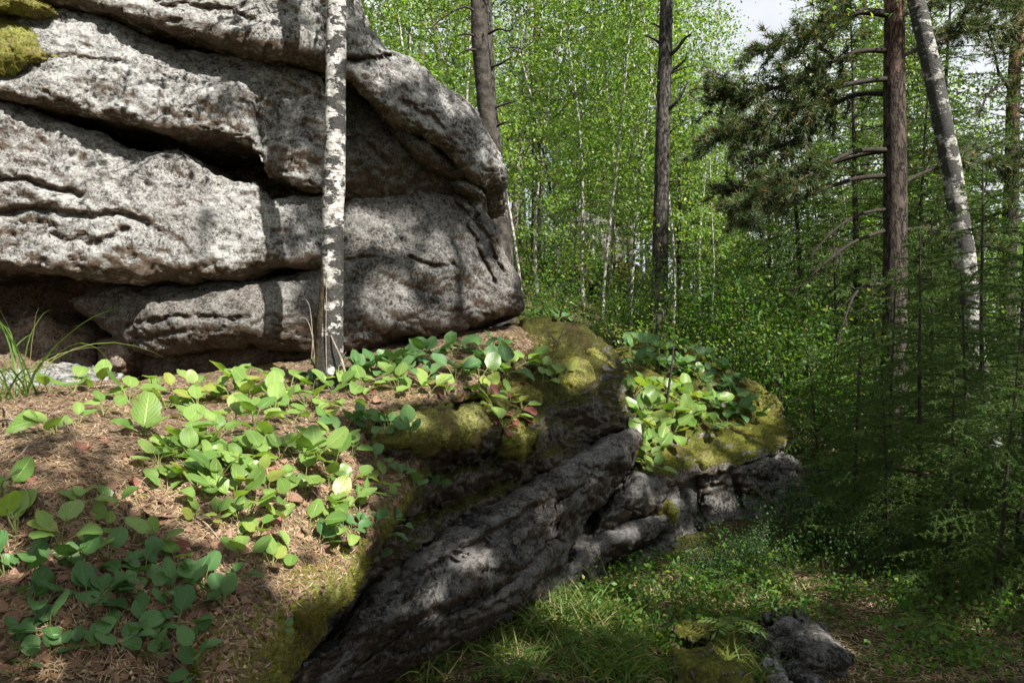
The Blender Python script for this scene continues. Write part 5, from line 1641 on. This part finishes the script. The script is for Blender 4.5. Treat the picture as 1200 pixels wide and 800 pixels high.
o = thing('sapling', 'small leafless brown stem standing on the far mossy end of the ledge', 'sapling', p)
for tw in ([(652, 412), (656, 396), (664, 378)], [(657, 394), (668, 386), (674, 374)], [(655, 402), (645, 392), (642, 384)]):
    st = np.array([P(a, b2, p.y) for a, b2 in tw]) - np.array(p)
    link('twig', trunk_mesh('twig', st, [0.006, 0.004, 0.002], M['spruce_bark'], 5, 0, 0.1, 8), o)

# ------------------------------------------------------------------ the trees behind the photographer, crowns thinned leaf by leaf to throw the wanted dapple
LIT_POLY = [
    (0.997, [(-400, -300), (372, -300), (378, 60), (372, 120), (340, 130), (370, 200), (366, 420), (-400, 440)]),
    (0.998, [(-60, 440), (150, 440), (380, 420), (470, 408), (600, 378), (650, 400), (640, 425), (596, 468), (520, 474), (440, 478), (388, 490), (405, 520), (440, 565), (440, 630), (418, 690), (350, 745), (318, 700), (300, 655), (215, 640), (150, 600), (90, 590), (-60, 560)]),
]
LIT_ELL = [   # px, py, rx, ry, chance that the sun gets through
    (525, 310, 34, 46, .9), (568, 340, 30, 34, .85), (450, 350, 32, 32, .8), (425, 265, 26, 22, .75), (470, 275, 22, 24, .6), (500, 372, 40, 10, .7), (430, 396, 34, 8, .6), (592, 310, 10, 40, .7),
    (470, 75, 30, 18, .55), (540, 110, 28, 22, .5), (430, 100, 20, 14, .6), (580, 180, 14, 30, .5), (410, 130, 14, 24, .5),
    (690, 405, 50, 28, .95), (640, 392, 50, 18, .95), (610, 500, 26, 18, .85), (560, 490, 30, 14, .5), (470, 495, 30, 10, .5), (520, 545, 24, 12, .5), (585, 470, 26, 20, .85), (608, 490, 18, 14, .8), (680, 445, 22, 14, .6),
    (5, 655, 36, 34, .9), (250, 672, 36, 20, .8), (60, 738, 34, 18, .8), (30, 785, 60, 18, .7), (140, 675, 16, 14, .7), (110, 650, 20, 12, .6), (60, 655, 22, 12, .5),
    (556, 655, 24, 18, .8), (508, 702, 18, 18, .5), (642, 605, 16, 28, .75), (684, 645, 16, 24, .75), (728, 626, 18, 14, .8), (770, 592, 28, 16, .85), (742, 560, 14, 20, .7), (640, 500, 16, 12, .5), (740, 470, 14, 20, .5), (690, 560, 14, 18, .4),
    (788, 485, 58, 54, .92), (750, 530, 18, 26, .7), (868, 512, 24, 16, .8), (900, 470, 16, 24, .8), (845, 580, 34, 12, .6), (805, 632, 22, 10, .8), (925, 528, 14, 12, .7), (830, 540, 20, 12, .7),
    (672, 715, 66, 34, .9), (760, 692, 50, 16, .8), (860, 680, 96, 38, .85), (745, 715, 40, 20, .8), (1020, 700, 40, 24, .7), (1100, 660, 30, 30, .7), (990, 640, 40, 30, .7), (1150, 720, 30, 20, .6), (935, 690, 36, 34, .8), (600, 770, 30, 14, .6), (735, 735, 26, 16, .6), (780, 760, 26, 14, .5), (960, 760, 40, 10, .6), (690, 690, 30, 14, .8), (840, 655, 50, 12, .7), (850, 775, 30, 10, .5),
]
DARK_ELL = [(232, 68, 40, 22, .95), (290, 95, 52, 36, .96), (345, 130, 34, 44, .95), (262, 120, 22, 20, .7), (232, 255, 22, 44, .7), (350, 275, 26, 34, .8), (365, 350, 20, 30, .6), (120, 60, 20, 14, .4), (240, 320, 60, 8, .5), (40, 520, 22, 14, .5), (130, 620, 26, 12, .8), (340, 520, 24, 10, .3), (310, 115, 10, 60, .9), (60, 250, 30, 10, .5), (300, 30, 18, 14, .5), (355, 20, 12, 40, .6), (250, 600, 20, 10, .5)]


def sun_chance(px, py):
    lit = 0.04
    q = np.array([[px, py]])
    for v, poly in LIT_POLY:
        if in_poly(q, poly)[0]:
            lit = max(lit, v)
    for ex, ey, rx, ry, v in LIT_ELL:
        d = math.sqrt(((px - ex) / (rx + 5)) ** 2 + ((py - ey) / (ry + 5)) ** 2)
        if d < 1:
            lit = max(lit, (1 - (1 - v) * 0.06) * (1 - max(0, d - 0.75) * 1.2))
    for ex, ey, rx, ry, v in DARK_ELL:
        d = ((px - ex) / rx) ** 2 + ((py - ey) / ry) ** 2
        if d < 1:
            lit = min(lit, 1 - v)
    return lit


rng = np.random.default_rng(55)
TARGETS = [((-0.3, 5.1, 0.7), 9.0, 1.9), ((-0.1, 4.0, -0.6), 7.0, 1.7), ((0.6, 4.2, -1.1), 8.5, 1.9), ((-0.95, 1.9, -0.7), 5.5, 1.3), ((1.3, 4.6, -1.4), 9.0, 2.0), ((1.9, 6.2, -0.9), 10.0, 2.1)]
SPOT = ['closest behind the camera', 'over the gully', 'tallest by the gully', 'lowest by the ledge slope', 'beside the gully floor', 'facing the leafy mound', 'facing the young spruces']
inv = -SUN
for ti, (tg, dist, rad) in enumerate(TARGETS):
    cen = Vector(tg) + SUN * dist
    base = Vector((cen.x, cen.y, tz1(cen.x, cen.y) - 0.05))
    o = thing('birch_tree', f'leafy birch outside the picture shading the rocks, {SPOT[ti]}', 'tree', base, 'trees behind the photographer')
    top = cen.z - base.z + rad * 0.8
    tr = np.array([[0, 0, -0.1], [0.05, 0.03, top * 0.35], [-0.04, 0.02, top * 0.7], [0, 0, top]])
    link('trunk', trunk_mesh('trunk', tr, [0.11, 0.09, 0.06, 0.015], M['birch_bark'], 10, 0.2, 0.08, 40), o)
    wood = []
    nb = 34
    tips = []
    for k in range(nb):
        z0 = top - rad * 2.2 * rng.random()
        az = rng.uniform(0, 6.283)
        c = curve_from((0, 0, z0), (math.cos(az), math.sin(az), 0.45), rad * rng.uniform(0.5, 1.05), 6, rng, 0.4, 0.14)
        wood.append(tube(c, np.linspace(0.016, 0.004, 7), 4))
        tips.append(c[1:])
    tips = np.concatenate(tips)
    n = 10000
    dv = rng.normal(size=(n, 3))
    dv = dv / np.linalg.norm(dv, axis=1)[:, None] * rng.random(n)[:, None] ** (1 / 2.6) * np.array([rad, rad, rad * 0.9])
    C = dv + np.array([0, 0, cen.z - base.z])
    # leaves hang in bunches near the twigs
    near = tips[rng.integers(0, len(tips), n)] + rng.normal(size=(n, 3)) * 0.25
    C = np.where((rng.random(n) < 0.3)[:, None], near, C)
    keepm = np.ones(n, dtype=bool)
    ch = rng.random(n)
    bl = np.array(base)
    for k in range(n):
        h = BVH.ray_cast(Vector(C[k] + bl), inv)
        if h[0] is None or h[0].y < 0.6:
            keepm[k] = ch[k] > 0.35
            continue
        px, py = to_px(h[0])
        keepm[k] = ch[k] > sun_chance(px, py)  # leaf dropped where its shadow would cover a wanted sun patch
    C = C[keepm]
    Vl, Fl = leaf_quads(C, 0.108, rng, 0.5, 0.3, 0.74)
    link('crown', crown_mesh('crown', (Vl, Fl), wood, M['birch_leaf'], M['spruce_bark']), o)
tri = sum(len(m.polygons) for m in bpy.data.meshes)
print('mesh polygons', tri)
